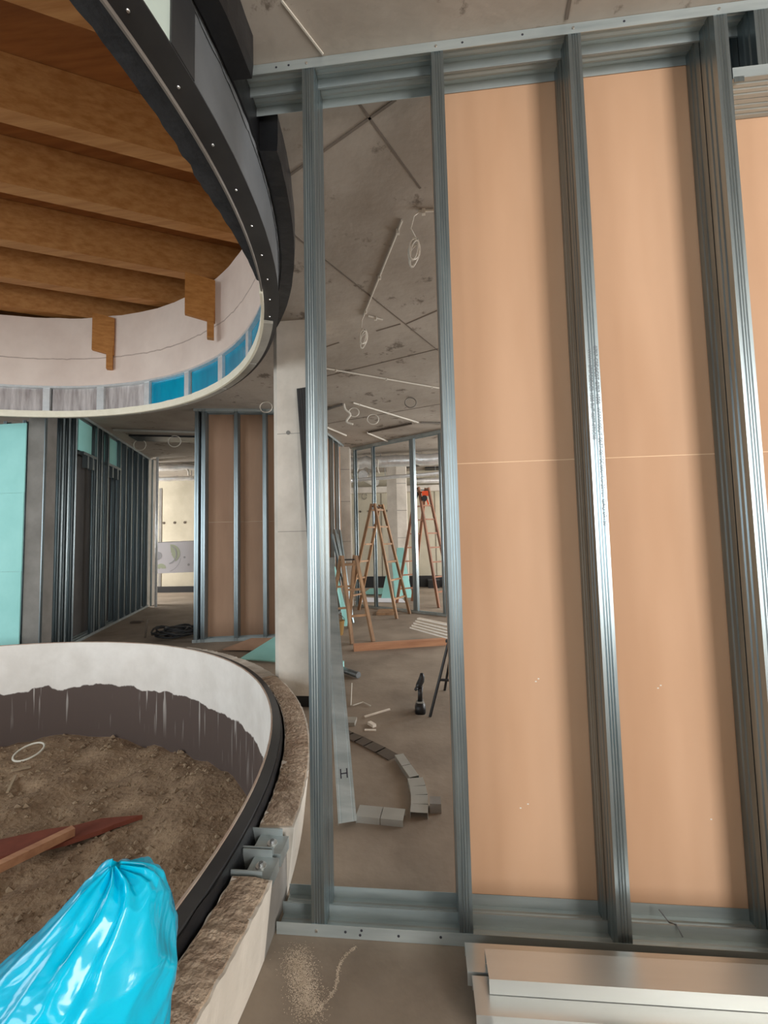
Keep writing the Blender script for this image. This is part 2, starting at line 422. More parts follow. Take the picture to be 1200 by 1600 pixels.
# far concrete walls of precast panels
wf = struct(MB().box(-2.6, 4.85, 11.6, 11.85, 0, H).build('wall_far', 'concrete_far'))
wl = struct(MB().box(-9.35, -4.0, 11.0, 11.25, 0, H).build('wall_far_left', 'concrete_far'))
for x in (-1.15, 0.35, 0.72, 1.1):
    MB().box(x - .006, x + .006, 11.59, 11.6, 0.2, 2.75).build('joint', 'joint_dark', wf)
for x in (-1.75, -1.5, -0.98, -0.75, 0.9):
    MB().tube([(x, 11.605, 2.12), (x, 11.585, 2.12)], 0.03, 10).build('anchor_hole', 'joint_dark', wf)
for x in (-7.5, -7.22, -6.9, -6.6):
    MB().tube([(x, 11.005, 1.92), (x, 10.985, 1.92)], 0.035, 10).build('anchor_hole', 'joint_dark', wl)
MB().box(-7.36, -7.28, 10.985, 11.0, 0, 2.9).build('joint', 'concrete_grey', wl)
struct(MB().box(-2.6, 4.85, 11.5, 11.6, 0, 0.3).build('baseboard_far', 'black_plastic'))
struct(MB().box(-9.35, -4.0, 10.92, 11.0, 0, 0.16).build('baseboard_far_left', 'black_plastic'))
struct(MB().box(-2.6, 4.85, 11.35, 11.6, 2.62, 2.78).build('trim_1', 'concrete_pale'))

# ------------------------------------------------------------------ near stud partition
W = thing('stud_partition', (0.6, WY, 0), 'galvanised double stud partition with brown plasterboard backing, nearest the camera', 'partition')
STUD = MB().extrude(c_poly(0.075, 0.045), (0, 0, 0), (1, 0, 0), (0, 1, 0), (0, 0, H - 0.012)).mesh('stud', 'galv')
STUDM = MB().extrude([(-x, y) for x, y in c_poly(0.075, 0.045)], (0, 0, 0), (1, 0, 0), (0, 1, 0), (0, 0, H - 0.012)).mesh('stud', 'galv')
xs = [-0.395, 0.105, 0.605, 1.105, 1.605, 2.105]
SCR = screw_mesh(0.006)
for i, x in enumerate(xs):
    for row in (0, 1):
        y = WY + 0.002 + row * 0.080
        if i == 0:
            link('stud', STUDM, W, (x + 0.0225, y, 0.004))
        else:
            link('stud', STUD, W, (x - 0.0225, y, 0.004))
for o in W.children: o.matrix_parent_inverse = Matrix.Translation(-W.location)
def tr(x0, x1, y, z, up, parent=W, name='track', wd=0.078, fl=0.04, material='galv_flat'):
    s_ = 1 if up else -1
    return MB().extrude([(p[0], p[1] * s_) for p in u_poly(wd, fl)], (x0, y, z), (0, 1, 0), (0, 0, 1), (x1 - x0, 0, 0)).build(name, material, parent)
for row in (0, 1):
    y = WY + row * 0.080
    tr(-0.665 - row * 0.01, 2.3, y, H - 0.001, False)
    tr(-0.54 - row * 0.005, 2.3, y, 0.001, True)
# the header over the bay at the right
for row in (0, 1):
    tr(1.13, 1.61, WY + row * 0.080, 2.93, True, name='header')
    link('cripple_stud', MB().extrude(c_poly(0.075, 0.045), (1.215, WY + .001 + row * .08, 2.932), (1, 0, 0), (0, 1, 0), (0, 0, 0.286)).mesh('cripple_stud', 'galv'), W)
MB().box(1.13, 1.6, WY + .156, WY + .160, 2.935, H - .003).build('header_sheet', 'galv_dark', W)
MB().box(1.132, 1.165, WY - .001, WY + .001, 2.915, 2.935).build('bracket_tab', 'galv', W)
# plasterboard sheets on the far side, joined half way up
for (x0, x1) in ((0.082, 1.107), (1.109, 2.3)):
    MB().box(x0, x1, WY + .1605, WY + .173, 0.012, 1.630).build('board', 'board_brown', W)
    MB().box(x0, x1, WY + .1605, WY + .173, 1.634, H - .004).build('board', 'board_brown', W)
MB().box(0.1, 2.3, WY + .1600, WY + .1720, 1.6303, 1.6337).build('board_joint', 'board_joint', W)
for x in xs[:4]:
    o = link('screw', SCR, W); o.location = (x - .004, WY - .0005, H - .021); o.rotation_euler = (PI / 2, 0, 0)
o = link('screw', SCR, W); o.location = (-.40, WY - .0005, .02); o.rotation_euler = (PI / 2, 0, 0)
for x, z in ((-.30, .022), (-.245, .03), (-.25, .015), (-.12, .02), (.02, .025), (-.52, 3.198), (-.47, 3.2), (.2, 3.2), (.42, 3.2), (.78, 3.2)):
    o = MB().tube([(x, WY - .0006, z), (x, WY + .0005, z)], .0045, 8).build('punched_hole', 'ink', W)

def text_mesh(name, body, size, origin, ax, ay, material, parent):
    cu = bpy.data.curves.new(name, 'FONT'); cu.body = body; cu.size = size; cu.extrude = 0.0
    ob = bpy.data.objects.new(name, cu); COL.objects.link(ob)
    bpy.context.view_layer.update()
    me = bpy.data.meshes.new_from_object(ob.evaluated_get(bpy.context.evaluated_depsgraph_get()))
    bpy.data.objects.remove(ob)
    ax = Vector(ax); ay = Vector(ay); o = Vector(origin)
    for v in me.vertices: v.co = o + ax * v.co.x + ay * v.co.y
    me.materials.clear(); me.materials.append(MATS[material])
    return link(name, me, parent)
text_mesh('printed_lettering', '0707-C0D0C0T-0707 1500  WWW00UT-0077-00T0C0001C0-20101 GAU 0R1S0', 0.0185, (0.6095, WY + .0008, 2.0), (0, 0, -1), (1, 0, 0), 'ink_grey', W)
text_mesh('printed_lettering', 'WWW 0707C0D0C0 1500 0UT-0077-0T0C00', 0.0165, (0.590, WY + .0008, 1.99), (0, 0, -1), (1, 0, 0), 'ink_grey', W)
for x, z in ((.325, .345), (.352, .36), (.40, .80), (.41, .81), (.83, .78), (.98, .33), (.84, .79)):
    o = MB().box(x, x + .006, WY + .1597, WY + .1606, z, z + .004).build('plaster_fleck', 'board_core', W)
# twisted wire lying on the bottom track
MB().tube([(.775, 1.60, .045), (.79, 1.57, .03), (.80, 1.545, .045), (.81, 1.53, .02)], .0022, 6).build('wire_end', 'ink_grey', W)

# ------------------------------------------------------------------ upper ring of the light well
RG = thing('ceiling_ring', (CX, CY, 2.80), 'round dark steel ring hung under the ceiling, framing the timber skylight', 'ceiling ring')
MB().lathe([(2.80, 2.80), (2.89, 2.80), (2.89, 2.806), (2.80, 2.806)], n=144).build('flange', 'steel_dark', RG)
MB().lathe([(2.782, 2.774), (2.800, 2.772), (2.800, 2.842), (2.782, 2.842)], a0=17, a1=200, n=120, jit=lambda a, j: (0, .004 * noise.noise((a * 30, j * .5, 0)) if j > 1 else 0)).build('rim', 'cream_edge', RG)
MB().lathe([(2.790, 2.786), (2.799, 2.784), (2.799, 2.842), (2.790, 2.842)], a0=200, a1=377, n=120).build('rim', 'rim_shaded', RG)
for a0 in range(24, 136, 14):
    MB().lathe([(2.801, 2.776), (2.86, 2.782), (2.86, 2.799), (2.801, 2.799)], a0=a0, a1=a0 + 13.6, n=10).build('edge_plate', 'plate_grey', RG)
for a0, a1, mt in ((-40, -18, 'steel_grey'), (-18, -7.1, 'panel_pale'), (-7.05, 60, 'steel_grey'), (60, 140, 'steel_grey'), (140, 320, 'steel_grey')):
    MB().lathe([(2.880, 2.806), (2.886, 2.806), (2.886, 3.06), (2.880, 3.06)], a0=a0, a1=a1, n=max(8, int((a1 - a0) / 2.5))).build('outer_panel', mt, RG)
MB().lathe([(2.884, 2.806), (2.892, 2.806), (2.892, 3.06), (2.884, 3.06)], a0=-7.1, a1=-5.0, n=4).build('post', 'steel_dark', RG)
def ragged(a, j):
    k = .010 * noise.noise((a * 40, 3.1, 0)) + .010 * noise.noise((a * 130, 1.7, 2))
    return (.003 * noise.noise((a * 60, j, 5)), k if j in (0, 1) else 0)
MB().lathe([(2.887, 3.050), (2.890, 3.048), (2.894, 3.064), (2.891, 3.066)], a0=-60, a1=75, n=300, jit=ragged).build('torn_foil', 'steel_grey', RG)
MB().lathe([(2.905, 3.052), (2.982, 3.050), (2.986, 3.10), (2.986, H - .0005), (2.905, H - .0005)], a0=4.7, a1=359.2, n=300,
           jit=lambda a, j: (.005 * noise.noise((a * 25, j, 0)), .003 * noise.noise((a * 40, j, 3)) if j < 3 else 0)).build('membrane_collar', 'membrane', RG)
MB().lathe([(2.889, 3.066), (2.904, 3.064), (2.904, H - .002), (2.889, H - .002)], n=144).build('membrane_skirt', 'membrane', RG)
def wavy(a, j):
    tap = min(1, max(0, (math.radians(15.5) - a) / .22)); w_ = (1 - tap) * .075 if j in (0, 3) else 0
    return ((.010 * noise.noise((a * 55, 0, 0)) * tap + w_, .006 * noise.noise((a * 40, 0, 3))) if j in (0, 3) else (0, 0))
MB().lathe([(2.70, 2.806), (2.7895, 2.800), (2.7895, 2.812), (2.70, 2.812)], a0=-70, a1=15.5, n=200, jit=wavy).build('gasket', 'fabric_black', RG)
s1 = screw_mesh(0.0055)
for k in range(-12, 20):
    a = math.radians(k * 4.0 - 1.0)
    o = link('screw', s1, RG); o.location = (CX + 2.835 * math.cos(a), CY + 2.835 * math.sin(a), 2.7995); o.rotation_euler = (PI, 0, 0)
# strip of panes inside the ring
PST = 12.15
MB().lathe([(2.83, 2.842), (2.872, 2.842), (2.872, 2.852), (2.83, 2.852)], n=144).build('sill_track', 'galv_dark', RG)
MB().lathe([(2.825, 3.118), (2.875, 3.118), (2.875, 3.14), (2.825, 3.14)], n=144, jit=lambda a, j: (0, .004 * noise.noise((a * 40, 0, j)))).build('head_track', 'galv_bright', RG)
for k in range(-10, 19):
    a = 77.9 + (k - 8) * PST
    h_ = 0.70 if k % 3 else 0.85
    MB().lathe([(2.832, 2.852), (2.870, 2.852), (2.870, 3.118), (2.832, 3.118)], a0=a - h_, a1=a + h_, n=2).build('mullion', 'galv_bright', RG)
    MB().lathe([(2.862, 2.853), (2.866, 2.853), (2.866, 3.117), (2.862, 3.117)], a0=a + h_ + .1, a1=a + PST - h_ - .1, n=8).build('pane', 'film_blue' if (18 < a < 77) else 'plastic_grey', RG)

# drum wall above the panes, beams and deck of the skylight roof
drum = struct(MB().lathe([(2.835, 3.14), (2.888, 3.14), (2.888, 3.93), (2.835, 3.93)], n=144, jit=lambda a, j: (0, .012 * noise.noise((a * 14, 0, 0)) if j > 1 else 0)).build('wall_drum', 'plaster_pink'))
MB().lathe([(2.8335, 3.452), (2.8345, 3.446), (2.8345, 3.458), (2.8335, 3.458)], n=360, closed=True,
           jit=lambda a, j: (0, .02 * noise.noise((a * 5, 0, 0)) + .012 * noise.noise((a * 40, 0, 0)))).build('joint', 'plaster_joint', drum)
struct(MB().lathe([(3.45, 3.525), (3.6, 3.525), (3.6, 4.335), (3.45, 4.335)], n=72).build('wall_roof_kerb', 'timber_deck'))
roof = struct(MB().lathe([(0.01, 4.34), (3.7, 4.34), (3.7, 4.42), (0.01, 4.42)], n=72).build('roof', 'timber_deck'), 'dark orange timber roof deck above the beams of the round skylight')
ba = math.radians(26); bu = Vector((math.cos(ba), math.sin(ba), 0)); bn = Vector((-math.sin(ba), math.cos(ba), 0))
for n_ in (0.10, 0.83, 1.56, 2.29, 3.02, 3.66, 4.36, 4.98, 5.60):
    # distance of the beam along bn measured from the camera's foot point
    off = n_ - Vector((CX, CY, 0)).dot(bn)
    if abs(off) > 3.3: continue
    hl = math.sqrt(3.42 ** 2 - off ** 2); c = Vector((CX, CY, 0)) + bn * off
    MB().extrude([(-.055, 0), (.055, 0), (.055, .36), (-.055, .36)], c - bu * hl + Vector((0, 0, 3.975)), bn, (0, 0, 1), bu * 2 * hl).build('beam', 'timber', roof)
# two plywood hangers fixed to the drum wall
for px, py, z0, z1, L, lab in ((-3.385, 4.245, 3.46, 3.92, .22, 'left'), (-1.895, 3.655, 3.42, 3.86, .27, 'right')):
    t_ = thing('plywood_hanger', (px, py, 3.3), 'plywood hanger plate with a batten, fixed to the drum wall, ' + ('left of the two' if lab == 'left' else 'right of the two'), 'bracket', 'plywood hangers under the skylight beams')
    e = Vector((px, py, 0)); s_ = e - bu * L
    pl = MB(); q0 = s_; q1 = e - bu * .01
    nn = bn * .018
    vs = []
    for d in (-1, 1):
        vs += [tuple(q0 + nn * d + Vector((0, 0, z0 + .04))), tuple(q1 + nn * d + Vector((0, 0, z0))), tuple(q1 + nn * d + Vector((0, 0, z1 - .03))), tuple(q0 + nn * d + Vector((0, 0, z1)))]
    pl.add(vs, [(0, 1, 2, 3), (4, 5, 6, 7), (0, 1, 5, 4), (1, 2, 6, 5), (2, 3, 7, 6), (3, 0, 4, 7)])
    pl.build('plate', 'plywood', t_)
    MB().bar(e - bu * .05 + Vector((0, 0, z0 - .16)), e - bu * .05 + Vector((0, 0, z0 + .1)), .06, .055, up=bn).build('batten', 'plywood', t_)

# ------------------------------------------------------------------ lower ring: planter wall, kerb, soil
PW = thing('planter_wall', (CX, CY, -0.75), 'round planter wall, whitewashed above and dark below, filled with soil', 'planter')
MB().lathe([(2.83, -.80), (2.842, -.80), (2.842, .298), (2.83, .298)], n=160).build('render', 'planter_render', PW, True)
for o in PW.children: o.data.polygons.foreach_set('use_smooth', [False] * len(o.data.polygons))
MB().lathe([(2.828, .298), (2.8365, .298), (2.8365, .306), (2.828, .306)], n=160).build('rim', 'rim_red', PW)
MB().lathe([(2.8425, .286), (2.880, .282), (2.880, .294), (2.838, .302)], a0=-7.6, a1=352.3, n=160).build('flange', 'steel_dark', PW)
MB().lathe([(2.86, -.05), (2.886, -.05), (2.886, .284), (2.86, .284)], a0=-7.5, a1=352, n=160).build('membrane', 'membrane', PW)
MB().lathe([(2.884, .10), (2.902, .08), (2.902, .20), (2.886, .283)], a0=-7.5, a1=60, n=120, jit=lambda a, j: (.003 * noise.noise((a * 30, j, 0)), .012 * noise.noise((a * 22, j, 1)))).build('membrane_fold', 'membrane', PW)
s2 = screw_mesh(0.004)
for k in range(3, 18):
    for dd in (0, .55, 1.1):
        a = math.radians(k * 3.2 + dd)
        o = link('screw', s2, PW); o.location = (CX + 2.862 * math.cos(a), CY + 2.862 * math.sin(a), .2945)

KB = thing('concrete_kerb', (CX, CY, 0), 'raised concrete kerb with a rough sandy top around the round planter', 'kerb')
def rough(a, j):
    if j in (2, 3): return (0.004 * noise.noise((a * 70, j, 0)), .006 * noise.noise((a * 90, j, 1)) + .006 * noise.noise((a * 25, j, 4)))
    return (0, 0)
for a0, a1, n in ((-30, -0.75, 140), (3.9, 70, 240)):
    MB().lathe([(2.91, .001), (3.012, .001), (3.040, .245), (2.905, .25)], a0=a0, a1=a1, n=n, jit=rough).build('kerb_segment', 'concrete_pale', KB)
# crumbled sand lying on the kerb top
mat('kerb_sand', srgb(150, 128, 108), srgb(186, 166, 144), scale=18, rough=0.95, bump=1.0, bscale=60, detail=9, stretch=(1, 1, 1))
for a0, a1, n, ri in ((-30, -7.62, 160, 2.865), (-7.62, -0.8, 80, 2.905), (4.1, 40, 260, 2.905)):
    MB().lathe([(ri, .225), (3.034, .235), (3.030, .250), (2.985, .256), (2.95, .256), (ri + .005, .253)], a0=a0, a1=a1, n=n,
               jit=lambda a, j: ((.004 * noise.noise((a * 50, j * 3, 0)), .006 * noise.noise((a * 120, j * 2, 1)) + .004 * noise.noise((a * 33, j * 2, 4))) if j > 1 else (0, 0))).build('sand_crust', 'kerb_sand', KB)
MB().lathe([(2.80, .0), (2.909, .0), (2.909, .235), (2.866, .235)], a0=-30, a1=-7.8, n=40).build('kerb_fill', 'concrete_pale', KB)

# cut track ends bolted down in the notch of the kerb
for y, xl, nm in ((1.442, -.655, 'nearer'), (1.548, -.675, 'farther')):
    t_ = thing('track_offcut', (-.60, y, .1955), 'short galvanised track offcut bolted into the kerb notch, the ' + nm + ' of two', 'metal profile', 'track offcuts in the kerb notch')
    b = MB()
    b.box(xl + .03, -.535, y - .045, y + .045, .196, .238); b.box(xl - .012, -.56, y - .049, y - .045, .196, .262); b.box(xl - .012, -.56, y + .045, y + .049, .196, .262)
    b.build('channel', 'galv_flat', t_)
    w_ = MB().tube([(-.585, y + .005, .2375), (-.585, y + .005, .242)], .018, 14).build('washer', 'screw_zinc', t_)
    MB().tube([(-.585, y + .005, .242), (-.585, y + .005, .250)], .008, 6).build('bolt_head', 'galv_dark', w_)
MB().lathe([(2.91, .001), (3.012, .001), (3.012, .195), (2.91, .195)], a0=-.75, a1=3.9, n=10).build('notch_base', 'concrete_grey', KB)

# soil
b = MB(); NR, NA = 46, 150
vs = [(CX, CY, -.62)]; fs = []
def soilz(x, y):
    r = math.hypot(x - CX, y - CY)
    z = -.70 + .09 * noise.noise((x * .9, y * .9, 0)) + .045 * noise.noise((x * 3, y * 3, 4)) + .028 * noise.noise((x * 8, y * 8, 9)) + .014 * noise.noise((x * 21, y * 21, 2))
    return z + .03 * max(0, 1 - r / 2.8)
for i in range(1, NR + 1):
    for j in range(NA):
        r = 2.829 * i / NR; a = 2 * PI * j / NA
        x, y = CX + r * math.cos(a), CY + r * math.sin(a); vs.append((x, y, soilz(x, y)))
for j in range(NA): fs.append((0, 1 + j, 1 + (j + 1) % NA))
for i in range(NR - 1):
    for j in range(NA):
        fs.append((1 + i * NA + j, 1 + (i + 1) * NA + j, 1 + (i + 1) * NA + (j + 1) % NA, 1 + i * NA + (j + 1) % NA))
b.add(vs, fs)
soil = tag(b.build('planter_soil', 'soil', None, True), 'loose brown soil filling the round planter', 'soil', kind='stuff')
# clods and pebbles strewn over the soil: too many to count
b = MB()
for k in range(2600):
    a = random.uniform(-.3, 2.4); r = 2.8 * math.sqrt(random.uniform(.02, 1)); x, y = CX + r * math.cos(a), CY + r * math.sin(a)
    s_ = random.choice((.006, .008, .010, .012, .016, .022)) * random.uniform(.7, 1.4)
    z = soilz(x, y) + s_ * .2
    j = lambda: random.uniform(.6, 1.2) * s_
    b.add([(x + j(), y, z), (x, y + j(), z), (x - j(), y, z), (x, y - j(), z), (x, y, z + j() * .8), (x, y, z - j())],
          [(0, 1, 4), (1, 2, 4), (2, 3, 4), (3, 0, 4), (1, 0, 5), (2, 1, 5), (3, 2, 5), (0, 3, 5)])
tag(b.build('clods', 'pebble'), 'small clods and pebbles scattered over the planter soil', 'pebbles', kind='stuff')

def on_soil(x, y, dz): return (x, y, soilz(x, y) + dz)
tag(MB().tube([(-3.83 + .115 * math.cos(t * PI / 20), 3.785 + .115 * math.sin(t * PI / 20), soilz(-3.83, 3.785) + .035 + .03 * math.sin(t * PI / 20)) for t in range(40)], .009, 8, True).build('plastic_hoop', 'white_plastic', None, True),
    'white plastic hoop lying on the soil inside the planter', 'hoop')
tag(MB().bar(on_soil(-3.62, 3.60, .022), on_soil(-3.70, 3.50, .022), .03, .012).build('paper_scrap', 'scrap_tan'), 'pale scrap lying just below the white hoop', 'scrap')
tag(MB().bar(on_soil(-3.60, 3.44, .024), on_soil(-3.46, 3.24, .024), .018, .012).build('wood_splinter', 'scrap_tan'), 'thin pale wood splinter on the soil near the hoop', 'wood piece')
# red plank with a broken end, half sunk in the soil
b = MB(); p0 = Vector((-3.20, 2.44, -.63)); p1 = Vector((-2.10, 3.04, -.66)); d = (p1 - p0).normalized(); s_ = Vector((-d.y, d.x, 0))
prof = [(-.10, 0), (.10, 0), (.10, .62), (.07, .80), (.085, .95), (.01, 1.22), (-.03, 1.05), (-.06, .98), (-.10, .78)]
top = [p0 + s_ * a + d * t for a, t in prof]
n = len(prof)
b.add([tuple(q) for q in top] + [tuple(q - Vector((0, 0, .03))) for q in top], [tuple(range(n)), tuple(range(n, 2 * n))[::-1]] + [(i, (i + 1) % n, n + (i + 1) % n, n + i) for i in range(n)])
tag(b.build('red_plank', 'red_paint'), 'reddish broken plank half buried in the soil', 'plank')
tag(MB().bar((-2.75, 2.24, -.60), (-2.46, 2.78, -.615), .055, .05).build('wood_stake', 'beam_orange'), 'narrow brown wooden stake lying across the red plank', 'stake')

# ------------------------------------------------------------------ blue bag by the kerb
def make_bag():
    # stations: height, centre across, half width across, half depth
    st = [(0.0, -.385, .09, .09), (.03, -.385, .135, .125), (.15, -.395, .138, .14), (.35, -.396, .142, .15), (.55, -.392, .138, .15), (.72, -.376, .124, .14), (.84, -.354, .107, .12),
          (.898, -.331, .096, .10), (.933, -.313, .079, .082), (.970, -.294, .059, .06), (.990, -.284, .046, .042), (.999, -.283, .038, .030), (1.005, -.284, .027, .02), (1.011, -.289, .006, .006)]
    f2 = Vector((-math.sin(yaw), math.cos(yaw), 0)); r2 = Vector((math.cos(yaw), math.sin(yaw), 0))
    NA = 180; NV = 150; vs = []; fs = []
    def samp(t):
        x = t * (len(st) - 1); i = min(int(x), len(st) - 2); k = x - i; k = k * k * (3 - 2 * k) if False else k
        return [st[i][q] * (1 - k) + st[i + 1][q] * k for q in range(4)]
    for v in range(NV + 1):
        z, c, hx, hy = samp(v / NV)
        for a in range(NA):
            th = 2 * PI * a / NA
            # creases running up to the gathered top
            neck = min(1, max(0, (z - .25) / .7))
            q = Vector((c + hx * math.cos(th), hy * math.sin(th), z * .8))
            f1 = abs(noise.noise(q * 7 + Vector((3, 1, 5)))); f2_ = abs(noise.noise(q * 15 + Vector((1, 7, 2)))); f3 = abs(noise.noise(q * 34))
            k = 1.07 - .34 * f1 - .17 * f2_ - .05 * f3
            p = r2 * (c + hx * k * math.cos(th)) + f2 * (.455 + hy * k * math.sin(th))
            vs.append((p.x, p.y, z + .012 * noise.noise((math.cos(th) * 3, math.sin(th) * 3, z * 12)) * neck if z > .05 else max(z, 0)))
    for v in range(NV):
        for a in range(NA):
            fs.append((v * NA + a, v * NA + (a + 1) % NA, (v + 1) * NA + (a + 1) % NA, (v + 1) * NA + a))
    fs.append(tuple(range(NA))[::-1]); fs.append(tuple(NV * NA + a for a in range(NA)))
    return MB().add(vs, fs).build('rubbish_bag', 'bag_plastic', None, True)
tag(make_bag(), 'shiny bright blue plastic rubbish bag standing beside the kerb', 'bag')

# ------------------------------------------------------------------ concrete column and things leaning on it
CO = thing('concrete_column', (-1.04, 3.5, 0), 'square pale concrete column with chamfered edges behind the near partition', 'column')
ch = .045
MB().hexa([(-1.24 + ch, 3.342), (-.86 - ch * .5, 3.342), (-.86, 3.342 + ch * .5), (-.86, 3.64), (-1.24, 3.64), (-1.24, 3.342 + ch)], .10, H - .001).build('shaft', 'concrete_pale', CO)
MB().box(-1.16, -.89, 3.38, 3.62, .0, .10).build('foot', 'membrane', CO)
MB().tube([(-1.10, 3.343, 2.25), (-1.10, 3.337, 2.25)], .018, 10).build('anchor_hole', 'concrete_grey', CO)
for z in (2.24, 1.42):
    MB().box(-1.195, -.885, 3.3405, 3.342, z, z + .004).build('joint', 'concrete_grey', CO)

t_ = thing('grey_profile', (-.74, 3.04, 0), 'dark grey ribbed profile leaning against the concrete column', 'metal profile')
p0 = Vector((-.74, 3.04, .01)); p1 = Vector((-.968, 3.297, 2.61)); d = p1 - p0; u_ = Vector((1, .05, .12)).normalized(); n_ = d.normalized().cross(u_).normalized()
MB().extrude(u_poly(.085, .03, .003), p0 - u_ * .0425, u_, n_, d).build('channel', 'steel_dark', t_)

t_ = thing('marked_profile', (-.40, 1.99, 0), 'galvanised profile marked with a black H, leaning between floor and column', 'metal profile')
p0 = Vector((-.395, 2.02, .004)); p1 = Vector((-.765, 3.30, 1.18)); d = p1 - p0; u_ = Vector((1, .25, 0)); u_ = (u_ - d.normalized() * u_.dot(d.normalized())).normalized(); n_ = d.normalized().cross(u_).normalized()
if n_.z < 0: n_ = -n_
MB().extrude([(x, -y) for x, y in ribbon([(0, .035), (0, 0), (.012, 0), (.014, .002), (.016, 0), (.070, 0), (.072, .002), (.074, 0), (.086, 0), (.086, .035)], .0016)], p0 - u_ * .043 + n_ * .034, u_, n_, d).build('channel', 'galv_flat', t_)
dn = d.normalized()
text_mesh('marker_letter', 'H', .065, p0 + dn * .185 - u_ * .024 + n_ * .0355, u_, dn, 'ink', t_)

# ------------------------------------------------------------------ loose profiles stacked before the near partition
def loose_profile(x0, x1, y, z, label, wd=.1, fl=.039, tilt=0.02):
    sec = ribbon([(0, -fl), (0, 0), (wd, 0), (wd, -fl)], -.0016)
    o = MB().extrude(sec, (x0, y, z + fl), (0, 1, 0), (0, 0, 1), (x1 - x0, tilt, 0)).build('loose_track', 'galv_smooth')
    return tag(o, label, 'metal profile', 'galvanised tracks stacked on the floor')
loose_profile(.110, 2.3, 1.345, 0.0, 'galvanised track on the floor at the back of the stack, against the partition', wd=.09)
loose_profile(.150, 2.35, 1.125, 0.0, 'galvanised track lying lowest and foremost in the corner stack', wd=.10)
loose_profile(.130, 2.3, 1.235, 0.0, 'galvanised track on the floor inside the corner stack, under two others', wd=.10)
loose_profile(.092, 2.3, 1.310, .0405, 'galvanised track in the second layer of the stack, next to the partition', wd=.088)
loose_profile(.104, 2.3, 1.200, .0405, 'galvanised track in the second layer of the stack, on the camera side', wd=.100)
loose_profile(.147, 2.3, 1.252, .0810, 'topmost galvanised track of the stack, smooth side up', wd=.086)

# ------------------------------------------------------------------ floor finds between studs
def seg_piece(name, pts, wdt, label):
    """strip of bent track segments lying on the floor"""
    t_ = thing(name, (pts[0][0], pts[0][1], 0), label, 'metal strip', 'cut track strips on the floor')
    for (p, q) in zip(pts[:-1], pts[1:]):
        p = Vector((*p, 0)); q = Vector((*q, 0)); d = q - p; d *= .97; n_ = Vector((-d.y, d.x, 0)).normalized()
        b = MB()
        b.extrude([(x - wdt / 2, .03 - y) for x, y in ribbon([(0, .03), (0, 0), (wdt * .5, .0005), (wdt, 0), (wdt, .03)], .0014)], p, n_, (0, 0, 1), d)
        b.build('segment', 'galv_smooth', t_)
    return t_
arc = [(-.185, 2.62), (-.135, 2.50), (-.085, 2.385)]
seg_piece('bent_track', arc, .055, 'narrow cut end of curved galvanised track lying on the floor')
seg_piece('bent_track', [(-.082, 2.375), (-.067, 2.30), (-.058, 2.225), (-.056, 2.15), (-.058, 2.085)], .085, 'curved galvanised track of slit segments lying on the floor')
seg_piece('bent_track', [(-.355, 2.085), (-.235, 2.075), (-.125, 2.065)], .085, 'straight slit galvanised track beside the foot of the marked profile')
tag(MB().box(-.005, .05, 2.13, 2.19, 0, .045).build('block_offcut', 'concrete_grey'), 'small grey offcut block beside the curved track', 'offcut')
b = MB(); fsp = [(-.62, 2.97), (-.55, 2.905), (-.47, 2.85), (-.40, 2.79), (-.31, 2.715), (-.225, 2.635)]
for (p, q) in zip(fsp[:-1], fsp[1:]): b.bar((*p, .004), (q[0] + (q[0] - p[0]) * .08, q[1] + (q[1] - p[1]) * .08, .004), .085, .007)
tag(b.build('floor_strip', 'joint_dark'), 'dark curved strip lying on the floor behind the cut tracks', 'strip')  # thin dark band laid along an arc of the floor
tag(MB().bar((-.48, 3.20, .006), (-.30, 3.345, .006), .014, .01).build('pale_stick', 'batten_pale'), 'thin pale stick on the floor left of the cordless drill', 'stick')
tag(MB().bar((-.43, 3.09, .010), (-.385, 3.04, .010), .03, .02).build('pale_chip', 'batten_pale'), 'short pale chip on the floor below the thin stick', 'scrap')
tag(MB().tube([(-.69, 3.85, .03), (-.62, 3.40, .008), (-.60, 3.40, .01), (-.53, 3.46, .012), (-.46, 3.40, .008)], .005, 6).build('bent_wire', 'cable_white'), 'thin bent wire on the floor right of the marked profile', 'wire')
tag(MB().box(-.64, -.53, 3.05, 3.15, 0, .025).build('grey_offcut', 'plate_grey'), 'flat grey offcut on the floor below the bent wire', 'offcut')
tag(MB().tube([(-.84, 4.22, .035), (-.66, 4.06, .035)], .03, 12).build('pipe_offcut', 'galv_dark'), 'short grey pipe offcut on the floor near the column', 'pipe')
tag(MB().box(-.92, -.84, 4.18, 4.27, 0, .11).build('green_offcut', 'board_green'), 'small green plasterboard offcut on the floor beside the pipe offcut', 'offcut')
tag(MB().box(-.45, -.37, 2.98, 3.0, 0, .006).build('plaster_chip', 'batten_pale'), 'tiny plaster chip on the floor near the flat grey offcut', 'scrap')

# spilt plaster dust in front of the partition
b = MB()
for k in range(6000):
    t = random.random(); 
    if k < 5200:
        x = -.455 + random.gauss(0, .022) + .10 * t; y = 1.41 - .165 * t + random.gauss(0, .02)
    else:
        x = -.355 + .10 * t + random.gauss(0, .003) + .02 * math.sin(t * 6); y = 1.245 + .20 * t + random.gauss(0, .003)
    s_ = random.uniform(.0006, .0017)
    b.add([(x + s_, y, .0005), (x, y + s_, .0005), (x - s_, y, .0005), (x, y - s_, .0005), (x, y, s_ * .5 + .0005)], [(0, 1, 4), (1, 2, 4), (2, 3, 4), (3, 0, 4)])
tag(b.build('plaster_dust', 'dust'), 'pale plaster dust spilt on the floor before the bottom track', 'dust', kind='stuff')

